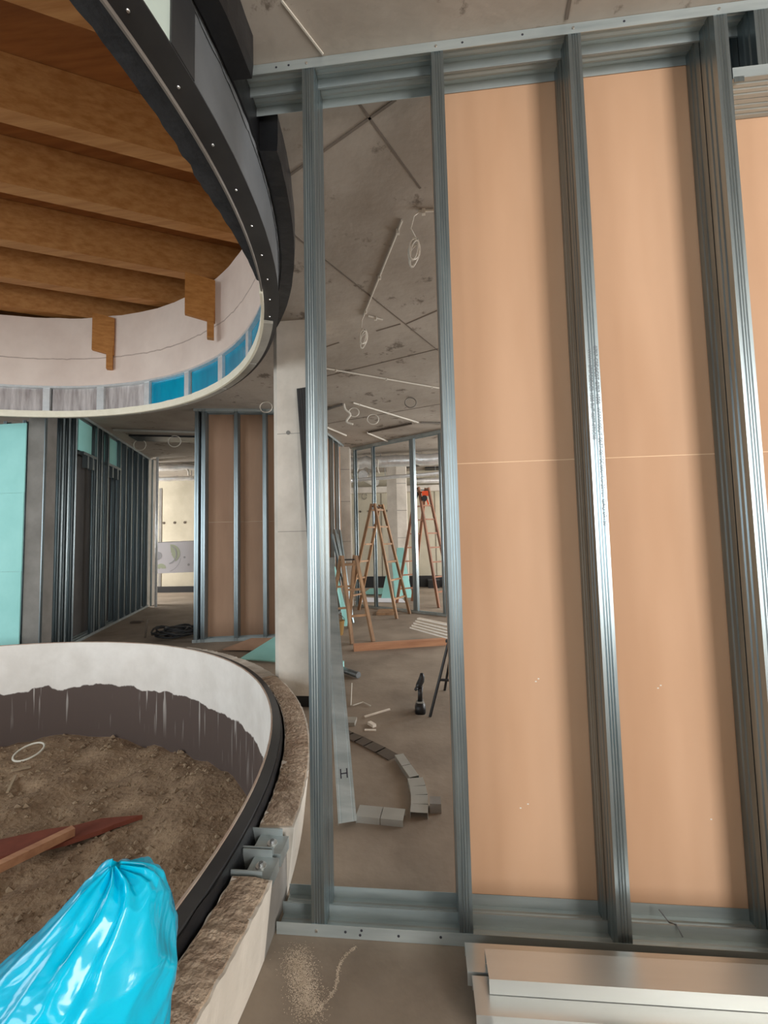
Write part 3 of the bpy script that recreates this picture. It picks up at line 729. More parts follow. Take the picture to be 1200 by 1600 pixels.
# ------------------------------------------------------------------ cordless drill
DR = thing('cordless_drill', (-.06, 3.32, 0), 'black cordless drill standing upright on its battery', 'drill')
def dp(x, y, z): return (-.06 + x, 3.32 + y, z)
def ring_loft(sections, n=14):
    b = MB(); vs = []; 
    for (x, y, z, hx, hy) in sections:
        for k in range(n):
            t = 2 * PI * k / n; c, s_ = math.cos(t), math.sin(t)
            e = .6
            vs.append(dp(x + hx * math.copysign(abs(c) ** e, c), y + hy * math.copysign(abs(s_) ** e, s_), z))
    N = len(sections); fs = [(i * n + k, i * n + (k + 1) % n, (i + 1) * n + (k + 1) % n, (i + 1) * n + k) for i in range(N - 1) for k in range(n)]
    fs += [tuple(range(n))[::-1], tuple((N - 1) * n + k for k in range(n))]
    return b.add(vs, fs)
ring_loft([(0, 0, .0, .042, .06), (0, 0, .045, .042, .06), (0, 0, .075, .026, .04)]).build('battery', 'black_plastic', DR, True)
ring_loft([(0, 0, .075, .03, .036), (0, 0, .085, .03, .036)]).build('collar', 'plate_grey', DR)
ring_loft([(0, 0, .085, .019, .027), (.002, 0, .13, .018, .026), (.004, .004, .19, .021, .03)]).build('grip', 'black_plastic', DR, True)
MB().tube([dp(-.022, -.03, .190), dp(-.006, -.012, .205), dp(.012, .004, .235), dp(.020, .010, .265), dp(.018, .012, .290)], [.014, .024, .025, .021, .012], 14).build('motor_housing', 'black_plastic', DR, True)
MB().tube([dp(-.022, -.03, .190), dp(-.034, -.045, .180)], [.014, .010], 12).build('chuck', 'steel_dark', DR, True)
MB().bar(dp(.0, -.03, .160), dp(.002, -.03, .18), .010, .010).build('trigger', 'steel_dark', DR)

# ------------------------------------------------------------------ trestle and pale battens
TR = thing('trestle', (.013, 3.23, 0), 'black steel trestle carrying pale battens, behind the second stud', 'trestle')
for (a, b_) in (((.013, 3.232, 0), (.175, 3.30, .545)), ((.50, 3.16, 0), (.30, 3.30, .545)), ((.15, 3.78, 0), (.24, 3.62, .545)), ((.60, 3.72, 0), (.36, 3.62, .545))):
    MB().tube([a, b_], .011, 8).build('leg', 'black_plastic', TR)
MB().tube([(.092, 3.264, .262), (.40, 3.232, .262)], .010, 8).build('brace', 'black_plastic', TR)
MB().bar((.17, 3.24, .555), (.33, 3.72, .555), .05, .02).build('top_bar', 'black_plastic', TR)
names = ('lowest', 'second lowest', 'middle', 'second highest', 'topmost')
for k in range(5):
    z = .5725 + .018 * k; fan = .012 * k
    p = Vector((-.125 + .016 * k, 3.66 + .006 * k, z)); q = Vector((.42 + fan, 2.98 + .05 * (k == 4) * 1.6 + fan, z))
    tag(MB().bar(p, q, .035, .012).build('pale_batten', 'batten_pale'), names[k] + ' of the pale wooden battens piled on the black trestle', 'batten', 'pale battens on the trestle')

# ------------------------------------------------------------------ timber on the floor
tag(MB().box(0, 1.25, 0, .085, 0, .075).build('timber_beam', 'beam_orange'), 'long reddish timber beam lying on the floor before the short ladder', 'beam')
o = bpy.data.objects['timber_beam']; o.location = (-.865, 5.02, 0); o.rotation_euler = (0, 0, math.radians(15))
tag(MB().box(-.86, -.56, 7.36, 7.78, 0, .04).build('floor_board', 'ladder_wood'), 'short wooden board on the floor under the middle ladder', 'board')

# ------------------------------------------------------------------ ladders
def ladder(label, top, feetA, feetB, nr, material, wt=.045, tt=.028, feet_dark=True):
    """double wooden ladder; top=(left, right) of the hinge, feetA/feetB = feet of the two frames"""
    c = Vector((0, 0, 0))
    for p in feetA + feetB: c += Vector((*p, 0)) / 4
    t_ = thing('step_ladder', c, label, 'ladder', 'wooden double ladders')
    tl, trr = Vector(top[0]), Vector(top[1])
    for fr, sgn in ((feetA, -1), (feetB, 1)):
        fl, fR = Vector((*fr[0], 0)), Vector((*fr[1], 0))
        mid = (fl + fR) / 2 - (tl + trr) / 2; mid.z = 0
        sh = mid.normalized() * .03
        a0, a1 = fl, tl + sh + Vector((0, 0, .05)); b0, b1 = fR, trr + sh + Vector((0, 0, .05))
        nrm = mid.normalized()
        s0 = MB().bar(a0, a1, tt, wt, up=nrm).build('stile', material, t_); s1_ = MB().bar(b0, b1, tt, wt, up=nrm).build('stile', material, t_)
        for k in range(1, nr + 1):
            f = k / (nr + .35)
            MB().bar(a0.lerp(a1, f), b0.lerp(b1, f), .03, .022, up=nrm).build('rung', material, t_)
    MB().tube([tl + (tl - trr) * .12, trr + (trr - tl) * .12], .010, 8).build('hinge_rod', 'steel_dark', t_)
    return t_
ladder('short wooden double ladder standing nearest, by the timber beam', ((-1.155, 5.80, 1.06), (-.965, 5.83, 1.06)), ((-.945, 5.36), (-.690, 5.50)), ((-1.44, 6.20), (-1.16, 6.32)), 3, 'ladder_wood', wt=.05, tt=.04)
ladder('middle wooden double ladder, in front of the open stud frame', ((-.885, 7.46, 1.93), (-.765, 7.72, 1.93)), ((-.478, 7.03), (-.275, 7.48)), ((-1.42, 7.62), (-1.26, 7.92)), 6, 'ladder_wood', wt=.05, tt=.03)
ladder('tall reddish wooden double ladder behind the open stud frame', ((-.085, 8.62, 2.34), (.115, 8.75, 2.34)), ((.263, 8.10), (.56, 8.42)), ((-.587, 8.76), (-.273, 8.99)), 8, 'ladder_red', wt=.055, tt=.035)
# orange tool hanging at the top of the tall ladder
OT = thing('power_tool', (.055, 8.58, 2.2), 'orange and black power tool hanging at the top of the tall ladder', 'tool')
MB().box(.0, .13, 8.50, 8.60, 2.20, 2.30).build('body', 'orange_plastic', OT)
MB().tube([(.05, 8.49, 2.15), (.05, 8.60, 2.15)], .06, 14).build('motor', 'black_plastic', OT)
MB().bar((.09, 8.55, 2.16), (.13, 8.55, 2.02), .03, .03).build('handle', 'orange_plastic', OT)
tag(MB().tube([(-.10, 8.6, 2.36), (-.14, 8.58, 2.42), (-.20, 8.55, 2.38), (-.14, 8.55, 2.34), (-.10, 8.56, 2.24), (-.13, 8.56, 2.12), (-.12, 8.55, 1.98)], [.012, .03, .02, .02, .035, .02, .012], 8).build('hanging_strap', 'black_plastic'),
    'black strap hanging from the left top of the tall ladder', 'strap')

# ------------------------------------------------------------------ open stud frame in the middle distance
A = Vector((-1.40, 8.32, 0)); B = Vector((.95, 6.82, 0)); d = (B - A).normalized(); nn = Vector((-d.y, d.x, 0))
FW = thing('open_stud_frame', A, 'open galvanised stud frame without boards, in front of the tall ladder', 'stud frame')
def track_along(P, Q, z, up, parent, wd=.075, fl=.04, material='galv_flat', name='track'):
    d = (Q - P); n_ = Vector((-d.y, d.x, 0)).normalized(); s_ = 1 if up else -1
    return MB().extrude([(p[0], p[1] * s_) for p in u_poly(wd, fl)], (P.x, P.y, z), n_, (0, 0, 1), d).build(name, material, parent)
track_along(A, B, H - .001, False, FW, fl=.06); track_along(A, B, .001, True, FW)
def stud_at(P, d, parent, depth=.072, fl=.045, material='galv', z0=.004, z1=H - .008, flip=False):
    n_ = Vector((-d.y, d.x, 0)); s_ = -1 if flip else 1
    return MB().extrude([(x * s_, y) for x, y in c_poly(depth, fl)], P + Vector((0, 0, z0)), d, n_, (0, 0, z1 - z0)).build('stud', material, parent)
for s_ in (.02, .50, 1.41, 1.50, 2.02, 2.5):
    stud_at(A + d * s_ + nn * .001, d, FW, flip=(s_ == 1.5))

# stud wall with a column at its end, left of the open frame
P0 = Vector((-1.62, 6.95, 0)); P1 = Vector((-1.52, 8.05, 0)); d = (P1 - P0).normalized()
SW = thing('boarded_partition', P0, 'boarded stud partition seen edge-on beside the near ladder', 'partition')
track_along(P0, P1, H - .001, False, SW); track_along(P0, P1, .001, True, SW)
for s_ in (.0, .38, .72): stud_at(P0 + d * s_, d, SW, depth=.07)
n_ = Vector((-d.y, d.x, 0))
MB().hexa([tuple((P0 + n_ * .078).xy), tuple((P1 + n_ * .078).xy), tuple((P1 + n_ * .09).xy), tuple((P0 + n_ * .09).xy)], .01, H - .004).build('board', 'board_brown_dark', SW)
c2 = thing('slender_column', (-1.54, 8.3, 0), 'slender pale concrete column at the left end of the open stud frame', 'column')
MB().hexa([(-1.70, 8.16), (-1.44, 8.22), (-1.46, 8.5), (-1.72, 8.46)], 0, H - .001).build('shaft', 'concrete_pale', c2)
for z in (1.3, 2.1, 2.75):
    MB().hexa([(-1.700, 8.155), (-1.44, 8.215), (-1.44, 8.22), (-1.70, 8.16)], z, z + .008).build('joint', 'concrete_grey', c2)
# bundle of profiles leaning behind the short ladder
nth = ('nearest', 'second', 'third', 'farthest')
for k in range(4):
    p0 = Vector((-1.16 - .03 * k, 6.70 + .15 * k, .0)); p1 = Vector((-1.555 + .01 * k, 7.02 + .17 * k, 1.45 + .08 * (k % 2)))
    d = p1 - p0; u_ = Vector((.3, 1, 0)); u_ = (u_ - d.normalized() * u_.dot(d.normalized())).normalized(); n_ = d.normalized().cross(u_).normalized()
    tag(MB().extrude(u_poly(.05, .03), p0, u_, n_, d).build('leaning_track', 'galv'), nth[k] + ' of four galvanised tracks leaning behind the short ladder', 'metal profile', 'tracks leaning behind the short ladder')
tag(MB().add([(-1.26, 6.46, 0), (-1.18, 6.50, 0), (-1.46, 6.80, .9), (-1.50, 6.76, .9), (-1.26, 6.474, 0), (-1.18, 6.514, 0), (-1.46, 6.814, .9), (-1.50, 6.774, .9)],
         [(0, 1, 2, 3), (4, 5, 6, 7), (0, 1, 5, 4), (1, 2, 6, 5), (2, 3, 7, 6), (3, 0, 4, 7)]).build('green_strip', 'board_green'), 'green plasterboard strip leaning with the tracks behind the short ladder', 'board')
BK = thing('bucket', (-1.24, 5.90, 0), 'amber plastic bucket on the floor under the short ladder', 'bucket')
b = MB(); vs = []; n = 20
for (r, z) in ((.07, 0), (.095, .20), (.088, .20), (.064, .01)):
    vs += [(-1.24 + r * math.cos(2 * PI * k / n), 5.90 + r * math.sin(2 * PI * k / n), z) for k in range(n)]
b.add(vs, [(i * n + k, i * n + (k + 1) % n, (i + 1) * n + (k + 1) % n, (i + 1) * n + k) for i in range(3) for k in range(n)] + [tuple(range(n))[::-1], tuple(3 * n + k for k in range(n))])
b.build('body', 'amber_plastic', BK)
MB().tube([(-1.24 + .097 * math.cos(t * PI / 12), 5.90, .19 + .09 * math.sin(t * PI / 12)) for t in range(13)], .004, 6).build('handle', 'steel_dark', BK)

# ------------------------------------------------------------------ far room at the right
C3 = thing('far_column', (-.55, 9.9, 0), 'pale concrete column behind the middle ladder, cyan boards leaning on it', 'column')
MB().hexa([(-.84, 9.95), (-.60, 9.85), (-.37, 9.90), (-.37, 10.25), (-.80, 10.25)], 0, H - .001).build('shaft', 'concrete_pale', C3)
for z in (1.35, 2.0, 2.65):
    MB().hexa([(-.60, 9.845), (-.37, 9.895), (-.37, 9.90), (-.60, 9.85)], z, z + .01).build('joint', 'concrete_grey', C3)
def slab(name, pts, off, material, label, cat, group=None):
    """sheet of polygon pts with thickness vector off"""
    n = len(pts); o = Vector(off)
    b = MB().add([tuple(p) for p in pts] + [tuple(Vector(p) + o) for p in pts], [tuple(range(n)), tuple(range(n, 2 * n))[::-1]] + [(i, (i + 1) % n, n + (i + 1) % n, n + i) for i in range(n)])
    return tag(b.build(name, material), label, cat, group)
G = 'cyan boards in the far room'
slab('cyan_offcut', [(-.98, 9.40, 0), (-.74, 9.38, 0), (-.80, 9.62, .50), (-.88, 9.63, .50)], (0, .015, 0), 'board_green', 'pointed cyan plasterboard offcut leaning at the left of the far column', 'board', G)
slab('cyan_offcut', [(-.66, 9.40, 0), (-.28, 9.50, 0), (-.42, 9.70, .78), (-.74, 9.66, .78)], (0, .015, 0), 'board_green', 'broad cyan plasterboard leaning at the foot of the far column', 'board', G)
slab('cyan_offcut', [(-.72, 9.72, 0), (-.45, 9.72, 0), (-.46, 9.83, 1.12), (-.62, 9.83, 1.12)], (0, .012, 0), 'board_green', 'tallest cyan plasterboard strip leaning on the far column', 'board', G)
slab('cyan_offcut', [(-1.46, 9.92, .03), (-1.02, 9.85, .03), (-.96, 10.25, .12), (-1.36, 10.35, .10)], (0, 0, .014), 'board_green', 'cyan plasterboard scrap lying flat on the far floor', 'board', G)
slab('floor_sheet', [(-1.5, 8.9, .002), (-.4, 8.75, .002), (-.5, 9.3, .002), (-1.5, 9.6, .002)], (0, 0, .006), 'paper', 'pale sheet spread on the floor behind the middle ladder', 'sheet')
# ducts under the far ceiling
def duct(name, pts, r, material, label, cat='duct', group=None, n=16):
    t_ = thing(name, pts[0], label, cat, group)
    MB().tube(pts, r, n).build('casing', material, t_, r < .1 or len(pts) > 20)
    for f in (.2, .5, .8):
        x, y, z = pts[int(f * (len(pts) - 1))]
        MB().tube([(x, y, z + r * .9), (x, y, H - .001)], .006, 6).build('hanger_rod', 'galv_dark', t_)
    return t_
def wob(p, q, n, amp, s=0):
    return [tuple(Vector(p).lerp(Vector(q), i / n) + Vector((0, amp * noise.noise((i * .9, s, 0)), amp * noise.noise((i * .9, s, 5))))) for i in range(n + 1)]
duct('foil_duct', wob((-1.75, 9.05, 3.03), (2.6, 8.75, 3.03), 40, .05), .13, 'foil', 'shiny foil wrapped duct under the far ceiling, behind the open stud frame')
duct('foil_duct', wob((-1.42, 9.95, 2.90), (-1.28, 11.3, 2.90), 12, .02, 3), .12, 'foil', 'round foil duct end above the middle ladder, running away from us')
duct('conduit', wob((-1.7, 9.70, 2.74), (2.6, 9.15, 2.86), 30, .02, 8), .045, 'foil', 'thin corrugated conduit slung across the far room', 'conduit')
duct('foil_duct', wob((-.2, 10.6, 2.80), (2.6, 10.8, 2.80), 10, .01, 2), .07, 'foil', 'narrow round duct above the tall ladder, near the far wall')
def smooth(pts, n=5):
    P = [Vector(p) for p in pts]; out = []
    for i in range(len(P) - 1):
        a, b_, c, d = P[max(i - 1, 0)], P[i], P[i + 1], P[min(i + 2, len(P) - 1)]
        for k in range(n):
            t = k / n
            out.append(.5 * (2 * b_ + (c - a) * t + (2 * a - 5 * b_ + 4 * c - d) * t * t + (3 * b_ - a - 3 * c + d) * t ** 3))
    return out + [P[-1]]
def hang(name, pts, r, label, material='cable_white', cat='cable', group=None):
    return tag(MB().tube(smooth(pts), r, 6).build(name, material, None, True), label, cat, group)
hang('white_cable', [(-1.38, 8.93, 3.06), (-1.37, 8.86, 3.02), (-1.36, 8.82, 2.9), (-1.40, 8.80, 2.78), (-1.48, 8.8, 2.72)], .014, 'white cable loop hanging off the foil duct at its left end')
hang('white_cable', [(-1.05, 8.92, 3.08), (-.93, 8.86, 3.04), (-.93, 8.8, 2.86), (-.90, 8.8, 2.74)], .014, 'white cable hanging off the foil duct beside the thin stud')
hang('white_cable', [(-1.15, 9.63, 2.74), (-1.10, 9.62, 2.62), (-1.06, 9.62, 2.52)], .012, 'short white cable end hanging from the corrugated conduit')
hang('wall_hook', [(-1.62 + .07 * math.cos(t * PI / 8), 11.57, 2.55 + .09 * math.sin(t * PI / 8)) for t in range(16)], .010, 'grey wire ring hanging on the far wall left of the column', 'cable_grey', 'wire ring')
slab('dark_hatch', [(.1, 11.0, H - .031), (2.4, 11.0, H - .031), (2.4, 11.45, H - .031), (.1, 11.45, H - .031)], (0, 0, .03), 'membrane', 'dark hatch strip under the far ceiling above the tall ladder', 'hatch')
slab('dark_hatch', [(-.9, 10.55, H - .031), (-.3, 10.3, H - .031), (.3, 10.45, H - .031), (-.6, 11.1, H - .031)], (0, 0, .03), 'membrane', 'dark patch under the far ceiling above the far column', 'hatch')
# small stool-like stand and clutter past the tall ladder
ST = thing('tool_stand', (.52, 9.6, 0), 'thin legged tool stand behind the tall ladder', 'stand')
for x in (.42, .66):
    for y in (9.5, 9.75):
        MB().tube([(x, y, 0), (.54 + (x - .54) * .4, 9.62 + (y - 9.62) * .4, .86)], .010, 6).build('leg', 'steel_dark', ST)
MB().box(.42, .68, 9.52, 9.72, .86, .90).build('top', 'red_paint', ST)
tag(MB().tube([(.54, 9.62, .90), (.54, 9.62, .96), (.56, 9.62, 1.03)], [.07, .04, .012], 12).build('lamp_head', 'black_plastic'), 'small dark work lamp standing on the thin legged stand', 'work lamp')
for x, y, s_, lab in ((.10, 11.2, .3, 'dark box standing at the foot of the far wall, left one'), (.55, 11.2, .22, 'dark box standing at the foot of the far wall, right one')):
    BX = thing('tool_box', (x, y, 0), lab, 'box', 'dark boxes at the far wall')
    MB().box(x, x + s_, y, y + .22, 0, .2).build('body', 'glass_dark', BX); MB().box(x - .005, x + s_ + .005, y - .005, y + .225, .2, .23).build('lid', 'steel_dark', BX)
    MB().tube([(x + s_ * .3, y + .11, .23), (x + s_ * .3, y + .11, .27), (x + s_ * .7, y + .11, .27), (x + s_ * .7, y + .11, .23)], .008, 6).build('handle', 'black_plastic', BX)

# ------------------------------------------------------------------ middle partition left of the column
A = Vector((-3.14, 5.42, 0)); B = Vector((-1.55, 5.72, 0)); d = (B - A).normalized(); nn = Vector((-d.y, d.x, 0))
MW = thing('middle_partition', A, 'galvanised double stud partition with brown boards, behind the planter', 'partition')
for row in (0, 1):
    track_along(A + nn * row * .08, B + nn * row * .08, H - .001, False, MW); track_along(A + nn * row * .08, B + nn * row * .08, .001, True, MW)
    for s_ in (.16, .60, .99, 1.4):
        stud_at(A + d * s_ + nn * row * .08, d, MW, depth=.074, fl=.05, flip=True)
    stud_at(A + d * .02 + nn * row * .08, d, MW, depth=.074, fl=.05)
for s0, s1 in ((.0, .575), (.577, .965), (.967, 1.6)):
    q = [A + d * s0 + nn * .162, A + d * s1 + nn * .162, A + d * s1 + nn * .175, A + d * s0 + nn * .175]
    MB().hexa([tuple(p.xy) for p in q], .01, 1.63).build('board', 'board_brown_dark', MW)
    MB().hexa([tuple(p.xy) for p in q], 1.633, H - .004).build('board', 'board_brown_dark', MW)
slab('green_offcut', [(-2.10, 4.62, .02), (-1.56, 4.50, .02), (-1.50, 4.95, .16), (-1.85, 5.1, .16)], (0, 0, .013), 'board_green', 'dull green plasterboard offcut lying between planter and column', 'offcut')
slab('brown_offcut', [(-2.5, 5.0, .02), (-1.7, 4.98, .02), (-1.5, 5.42, .06), (-2.3, 5.40, .06)], (0, 0, .013), 'board_brown_dark', 'brown board offcut lying at the foot of the middle partition', 'offcut')
# coil of black hose
b = MB(); pts = []
for t in range(220):
    a = t * .24; r = .20 + .07 * math.sin(t * .31); pts.append((-3.55 + r * math.cos(a) * 1.3, 5.75 + r * math.sin(a), .03 + .10 * abs(noise.noise((t * .15, 0, 0))) + .0004 * t))
tag(b.tube(pts, .014, 6).build('hose_coil', 'black_plastic', None, True), 'tangled black hose coil on the floor beside the middle partition', 'hose')
tag(MB().tube([(-4.02, 5.72, 0), (-4.0, 5.74, .26)], .012, 6).build('rebar_stub', 'joint_dark'), 'thin dark rod standing on the floor behind the planter', 'rod')
tag(MB().box(-5.02, -4.82, 6.75, 6.83, 0, .03).build('dark_offcut', 'joint_dark'), 'dark strip of wood on the floor beside the left stud row', 'offcut')

# ------------------------------------------------------------------ left stud row receding towards the far room
A = Vector((-4.628, 4.921, 0)); B = Vector((-5.92, 8.52, 0)); d = (B - A).normalized(); nn = Vector((-d.y, d.x, 0))
LR = thing('stud_row', A, 'dense galvanised stud row receding to the far room on the left', 'partition')
for row in (0, 1):
    track_along(A + nn * row * .08, B + nn * row * .08, H - .001, False, LR); track_along(A + nn * row * .08, B + nn * row * .08, .001, True, LR)
tot = (B - A).length
for s_ in (.05, .20, .40, 1.10, 1.28, 1.54, 2.10, 2.38, 2.70, 3.02, 3.34, 3.73):
    stud_at(A + d * s_ + nn * .001, d, LR, depth=.074, fl=.05, flip=True)
    if s_ > 1.7: stud_at(A + d * s_ + nn * .081, d, LR, depth=.074, fl=.05, flip=True)
for s0, s1 in ((.0, 1.2), (1.202, 2.4), (2.402, 3.78)):
    q = [A + d * s0 + nn * .164, A + d * s1 + nn * .164, A + d * s1 + nn * .177, A + d * s0 + nn * .177]
    MB().hexa([tuple(p.xy) for p in q], .01, H - .004).build('back_board', 'board_grey', LR)
for s0, s1 in ((.60, 1.04), (1.52, 2.08)):
    q = [A + d * s0 + nn * .07, A + d * s1 + nn * .07, A + d * s1 + nn * .083, A + d * s0 + nn * .083]
    MB().hexa([tuple(p.xy) for p in q], 2.72, H - .05).build('head_board', 'board_green', LR)
    q = [A + d * s0 + nn * .0, A + d * s1 + nn * .0, A + d * s1 + nn * .075, A + d * s0 + nn * .075]
    MB().hexa([tuple(p.xy) for p in q], 2.66, 2.70).build('noggin', 'galv', LR)
    for kk in (.3, .7):
        p = A + d * (s0 + (s1 - s0) * kk); MB().hexa([tuple((p + nn * 0).xy), tuple((p + d * .05).xy), tuple((p + d * .05 + nn * .07).xy), tuple((p + nn * .07).xy)], 2.48, 2.66).build('noggin_tab', 'galv', LR)
# grey pier and green boards facing us at its near end
pier = thing('grey_pier', (-4.72, 4.75, 0), 'grey concrete pier between the green boards and the left stud row', 'pier')
MB().hexa([(-4.79, 4.60), (-4.57, 4.62), (-4.60, 4.80), (-4.82, 4.80)], 0, H - .001).build('shaft', 'concrete_grey', pier)
MB().box(-4.575, -4.565, 4.60, 4.63, 0, H - .05).build('edge_strip', 'galv', pier)
GP = thing('green_board_panel', (-5.0, 4.6, 0), 'three green plasterboards stacked as a tall panel at the left edge', 'board panel')
for z0, z1, sh in ((0, 1.05, -.012), (1.052, 2.00, 0), (2.002, 2.86, .012)):
    MB().box(-5.19 + sh, -4.80 + sh * .3, 4.575, 4.5875, z0, z1).build('board', 'board_green', GP)
for x in (-5.12, -4.86):
    MB().extrude(c_poly(.06, .045), (x, 4.589, 0), (1, 0, 0), (0, 1, 0), (0, 0, 2.9)).build('stud', 'galv', GP)
# things glimpsed past the green boards
tag(MB().bar((-6.6, 5.6, 1.95), (-5.4, 5.5, 1.95), .06, .05).build('white_rail', 'white_plastic'), 'white rail glimpsed behind the green boards at the left edge', 'rail')
tag(MB().box(-6.6, -5.5, 5.6, 5.8, .55, .78).build('yellow_box', 'amber_plastic'), 'yellow box glimpsed left of the green boards', 'box')
slab('concrete_slab', [(-7.2, 6.2, 0), (-5.5, 6.0, 0), (-5.5, 6.0, H - .1), (-7.2, 6.2, H - .1)], (0, .05, 0), 'concrete_grey', 'grey concrete panel behind the green boards at the left edge', 'panel')

# column, post and drawing at the far left room
c4 = thing('end_pier', (-5.98, 8.7, 0), 'light grey pier closing the far end of the left stud row', 'pier')
MB().hexa([(-6.08, 8.62), (-5.93, 8.60), (-5.95, 8.85), (-6.12, 8.85)], 0, H - .001).build('shaft', 'concrete_pale', c4)
MB().box(-5.935, -5.915, 8.585, 8.62, 0, H - .01).build('edge_strip', 'galv', c4)
tag(MB().tube([(-5.70, 8.44, 0), (-5.70, 8.44, H)], .026, 12).build('steel_post', 'galv_bright', None, True), 'thin galvanised post standing before the site drawing', 'post')
DW = thing('site_drawing', (-6.4, 9.6, .66), 'white paper floor plan drawing hung in the far left room', 'drawing')
o_ = Vector((-6.75, 9.58, 0)); du = Vector((.995, .1, 0))
def dq(u, z, k=0): return tuple(o_ + du * u + Vector((0, -.003 * k, z)))
SHEET = MB().add([dq(0, .62), dq(1.5, .64), dq(1.5, 1.40), dq(0, 1.36), dq(0, .62, -1), dq(1.5, .64, -1), dq(1.5, 1.40, -1), dq(0, 1.36, -1)], [(0, 1, 2, 3), (4, 5, 6, 7), (0, 1, 5, 4), (1, 2, 6, 5), (2, 3, 7, 6), (3, 0, 4, 7)]).build('sheet', 'paper', DW)
def arcp(name, material, cu, cz, r0, r1, a0, a1, k, n=18):
    vs = []; 
    for i in range(n + 1):
        a = math.radians(a0 + (a1 - a0) * i / n)
        vs += [dq(cu + r0 * math.cos(a), cz + r0 * math.sin(a), k), dq(cu + r1 * math.cos(a), cz + r1 * math.sin(a), k)]
    MB().add(vs, [(2 * i, 2 * i + 2, 2 * i + 3, 2 * i + 1) for i in range(n)]).build(name, material, SHEET)
arcp('plan_print', 'print_green', .62, 1.10, .02, .22, -60, 95, 1); arcp('plan_print', 'print_grey', .52, 1.08, .22, .245, -75, 60, 2)
arcp('plan_print', 'print_grey', .30, 1.05, .0, .10, 0, 360, 1); arcp('plan_print', 'print_green', .38, .74, .02, .12, 0, 180, 1); arcp('plan_print', 'print_grey', 1.05, .82, .0, .03, 0, 360, 1)
arcp('plan_print', 'print_grey', .95, 1.0, .0, .025, 0, 360, 1); arcp('plan_print', 'print_grey', .46, 1.05, .40, .41, -70, -10, 1)
for x in (-6.55, -5.45):
    MB().tube([(x, 9.66, 0), (x, 9.66, 1.45)], .012, 6).build('holder_rod', 'galv_dark', DW)
MB().tube([(-6.75, 9.62, 1.37), (-5.3, 9.74, 1.40)], .010, 6).build('holder_rail', 'galv_dark', DW)
duct('foil_duct', wob((-7.6, 9.05, 3.12), (-3.4, 9.25, 3.12), 30, .03, 4), .08, 'foil', 'shiny foil duct under the ceiling of the far left room, upper one')
duct('foil_duct', wob((-7.6, 9.35, 2.90), (-3.4, 9.55, 2.90), 30, .03, 6), .055, 'foil', 'shiny foil duct under the ceiling of the far left room, lower one')
hang('white_cable', [(-5.42, 9.12, 3.08), (-5.40, 9.14, 3.0), (-5.45, 9.24, 2.94), (-5.40, 9.42, 2.90)], .022, 'white cable joining the two foil ducts of the far left room')
slab('dark_hatch', [(-4.95, 6.55, H - .032), (-3.4, 7.0, H - .032), (-3.4, 7.45, H - .032), (-5.05, 6.9, H - .032)], (0, 0, .03), 'membrane', 'long dark slot under the ceiling left of the middle partition', 'hatch')
tag(MB().bar((-4.95, 6.2, H - .02), (-3.6, 6.62, H - .02), .05, .03).build('ceiling_rail', 'plate_grey'), 'pale rail along the ceiling in front of the dark slot', 'rail')

# ------------------------------------------------------------------ cables and conduits on the ceiling
CG = 'conduits on the ceiling'
def conduit(p, q, label, r=.007, material='cable_white'):
    t_ = thing('ceiling_conduit', (p[0], p[1], H - .012), label, 'conduit', CG)
    z = H - r - .002
    MB().tube([(p[0], p[1], z), (q[0], q[1], z)], r, 6).build('pipe', material, t_)
    for f in ((.08, .5, .93) if math.dist(p, q) > .3 else (.5,)):
        x, y = p[0] + (q[0] - p[0]) * f, p[1] + (q[1] - p[1]) * f
        MB().box(x - .010, x + .010, y - .010, y + .010, H - .03, H - .001).build('clip', material, t_)
conduit((-.07, 2.331), (-.444, 3.34), 'white conduit on the ceiling linking the two hanging cable coils')
conduit((.40, 2.30), (.03, 2.274), 'short white conduit on the ceiling ending at the upper cable coil')
conduit((-.406, 3.345), (-.29, 3.423), 'very short white conduit beside the lower cable coil')
conduit((-1.006, 4.336), (.252, 5.133), 'long thin conduit crossing the ceiling between the first two studs', .009)
conduit((-1.5, 5.86), (-1.046, 5.543), 'conduit on the ceiling ending at the white hook', .014, 'cable_grey')
conduit((-.898, 5.512), (-.02, 6.646), 'conduit on the ceiling slanting right of the white hook', .011)
conduit((.011, 6.652), (.5, 6.78), 'short conduit on the ceiling at the second stud', .015, 'cable_grey')
conduit((-.9, 7.097), (-.124, 6.666), 'dark conduit on the ceiling near the open stud frame', .016, 'joint_dark')
conduit((-.928, 7.12), (-.579, 7.938), 'pale conduit on the ceiling running up to the open stud frame', .015)
conduit((-1.539, 6.646), (-1.319, 7.245), 'pale conduit on the ceiling above the short ladder', .015)
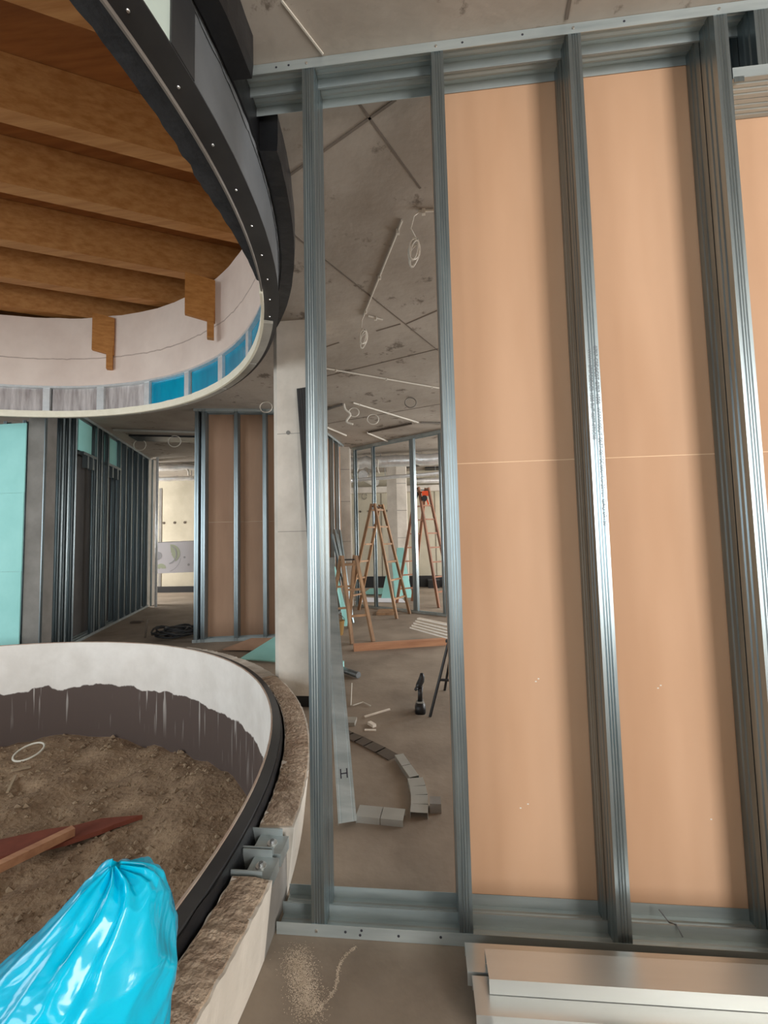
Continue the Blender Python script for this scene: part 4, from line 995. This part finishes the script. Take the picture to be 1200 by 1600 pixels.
def coil(cx, cy, zc, rx_, rz, label, turns=6, r=.0045, ang=0.5, lead=None):
    pts = []
    if lead: pts += lead
    for t in range(turns * 16):
        a = t * 2 * PI / 16 + PI / 2
        k = 1 + .34 * math.sin(t * .37) * math.cos(t * .11)
        u_ = rx_ * k * math.cos(a); v_ = rz * (1 + .1 * math.cos(t * .53)) * math.sin(a)
        pts.append((cx + u_ * math.cos(ang) + v_ * .25, cy + u_ * math.sin(ang) + .02 * math.sin(t * .29), zc + v_ + .018 * math.sin(t * .23)))
    return tag(MB().tube(pts, r, 6).build('cable_coil', 'cable_white', None, True), label, 'cable', 'cable coils hanging from the ceiling')
coil(-.005, 2.36, 3.035, .028, .065, 'white cable coil hanging from the ceiling, the upper larger one', lead=[(.03, 2.274, H - .012), (.0, 2.28, 3.19), (-.02, 2.31, 3.14)])
coil(-.455, 3.38, 3.04, .026, .062, 'white cable coil hanging from the ceiling, the lower smaller one', lead=[(-.444, 3.34, H - .012), (-.46, 3.35, 3.18), (-.47, 3.37, 3.12)])
hang('ceiling_hook', [(-1.04, 5.56, H), (-1.02, 5.58, 3.14), (-.96, 5.62, 3.08), (-1.02, 5.64, 2.99), (-.93, 5.66, 2.95)], .016, 'white hooked cable end hanging from the ceiling between the studs')
for (x, y, z, r, lab) in ((-.93, 5.75, 3.08, .07, 'dark cable ring hanging behind the white hook'), (-.70, 6.1, 3.10, .085, 'dark cable ring hanging right of the white hook'), (-.115, 5.45, 3.13, .075, 'grey cable ring on the ceiling at the second stud'),
                          (-5.0, 6.9, 3.12, .11, 'white cable ring on the ceiling beside the left stud row'), (-4.25, 6.75, 3.10, .11, 'white cable ring hanging before the dark ceiling slot'), (-2.05, 5.3, 3.12, .08, 'pale cable ring at the top of the middle partition')):
    tag(MB().tube([(x + r * math.cos(t * PI / 10), y + .01 * math.cos(t * PI / 10), H - .006 - r * .9 + r * .9 * math.sin(t * PI / 10)) for t in range(20)], .008, 6, True).build('cable_ring', 'cable_white' if 'white' in lab or 'pale' in lab else 'cable_grey', None, True),
        lab, 'cable', 'cable rings on the ceiling')
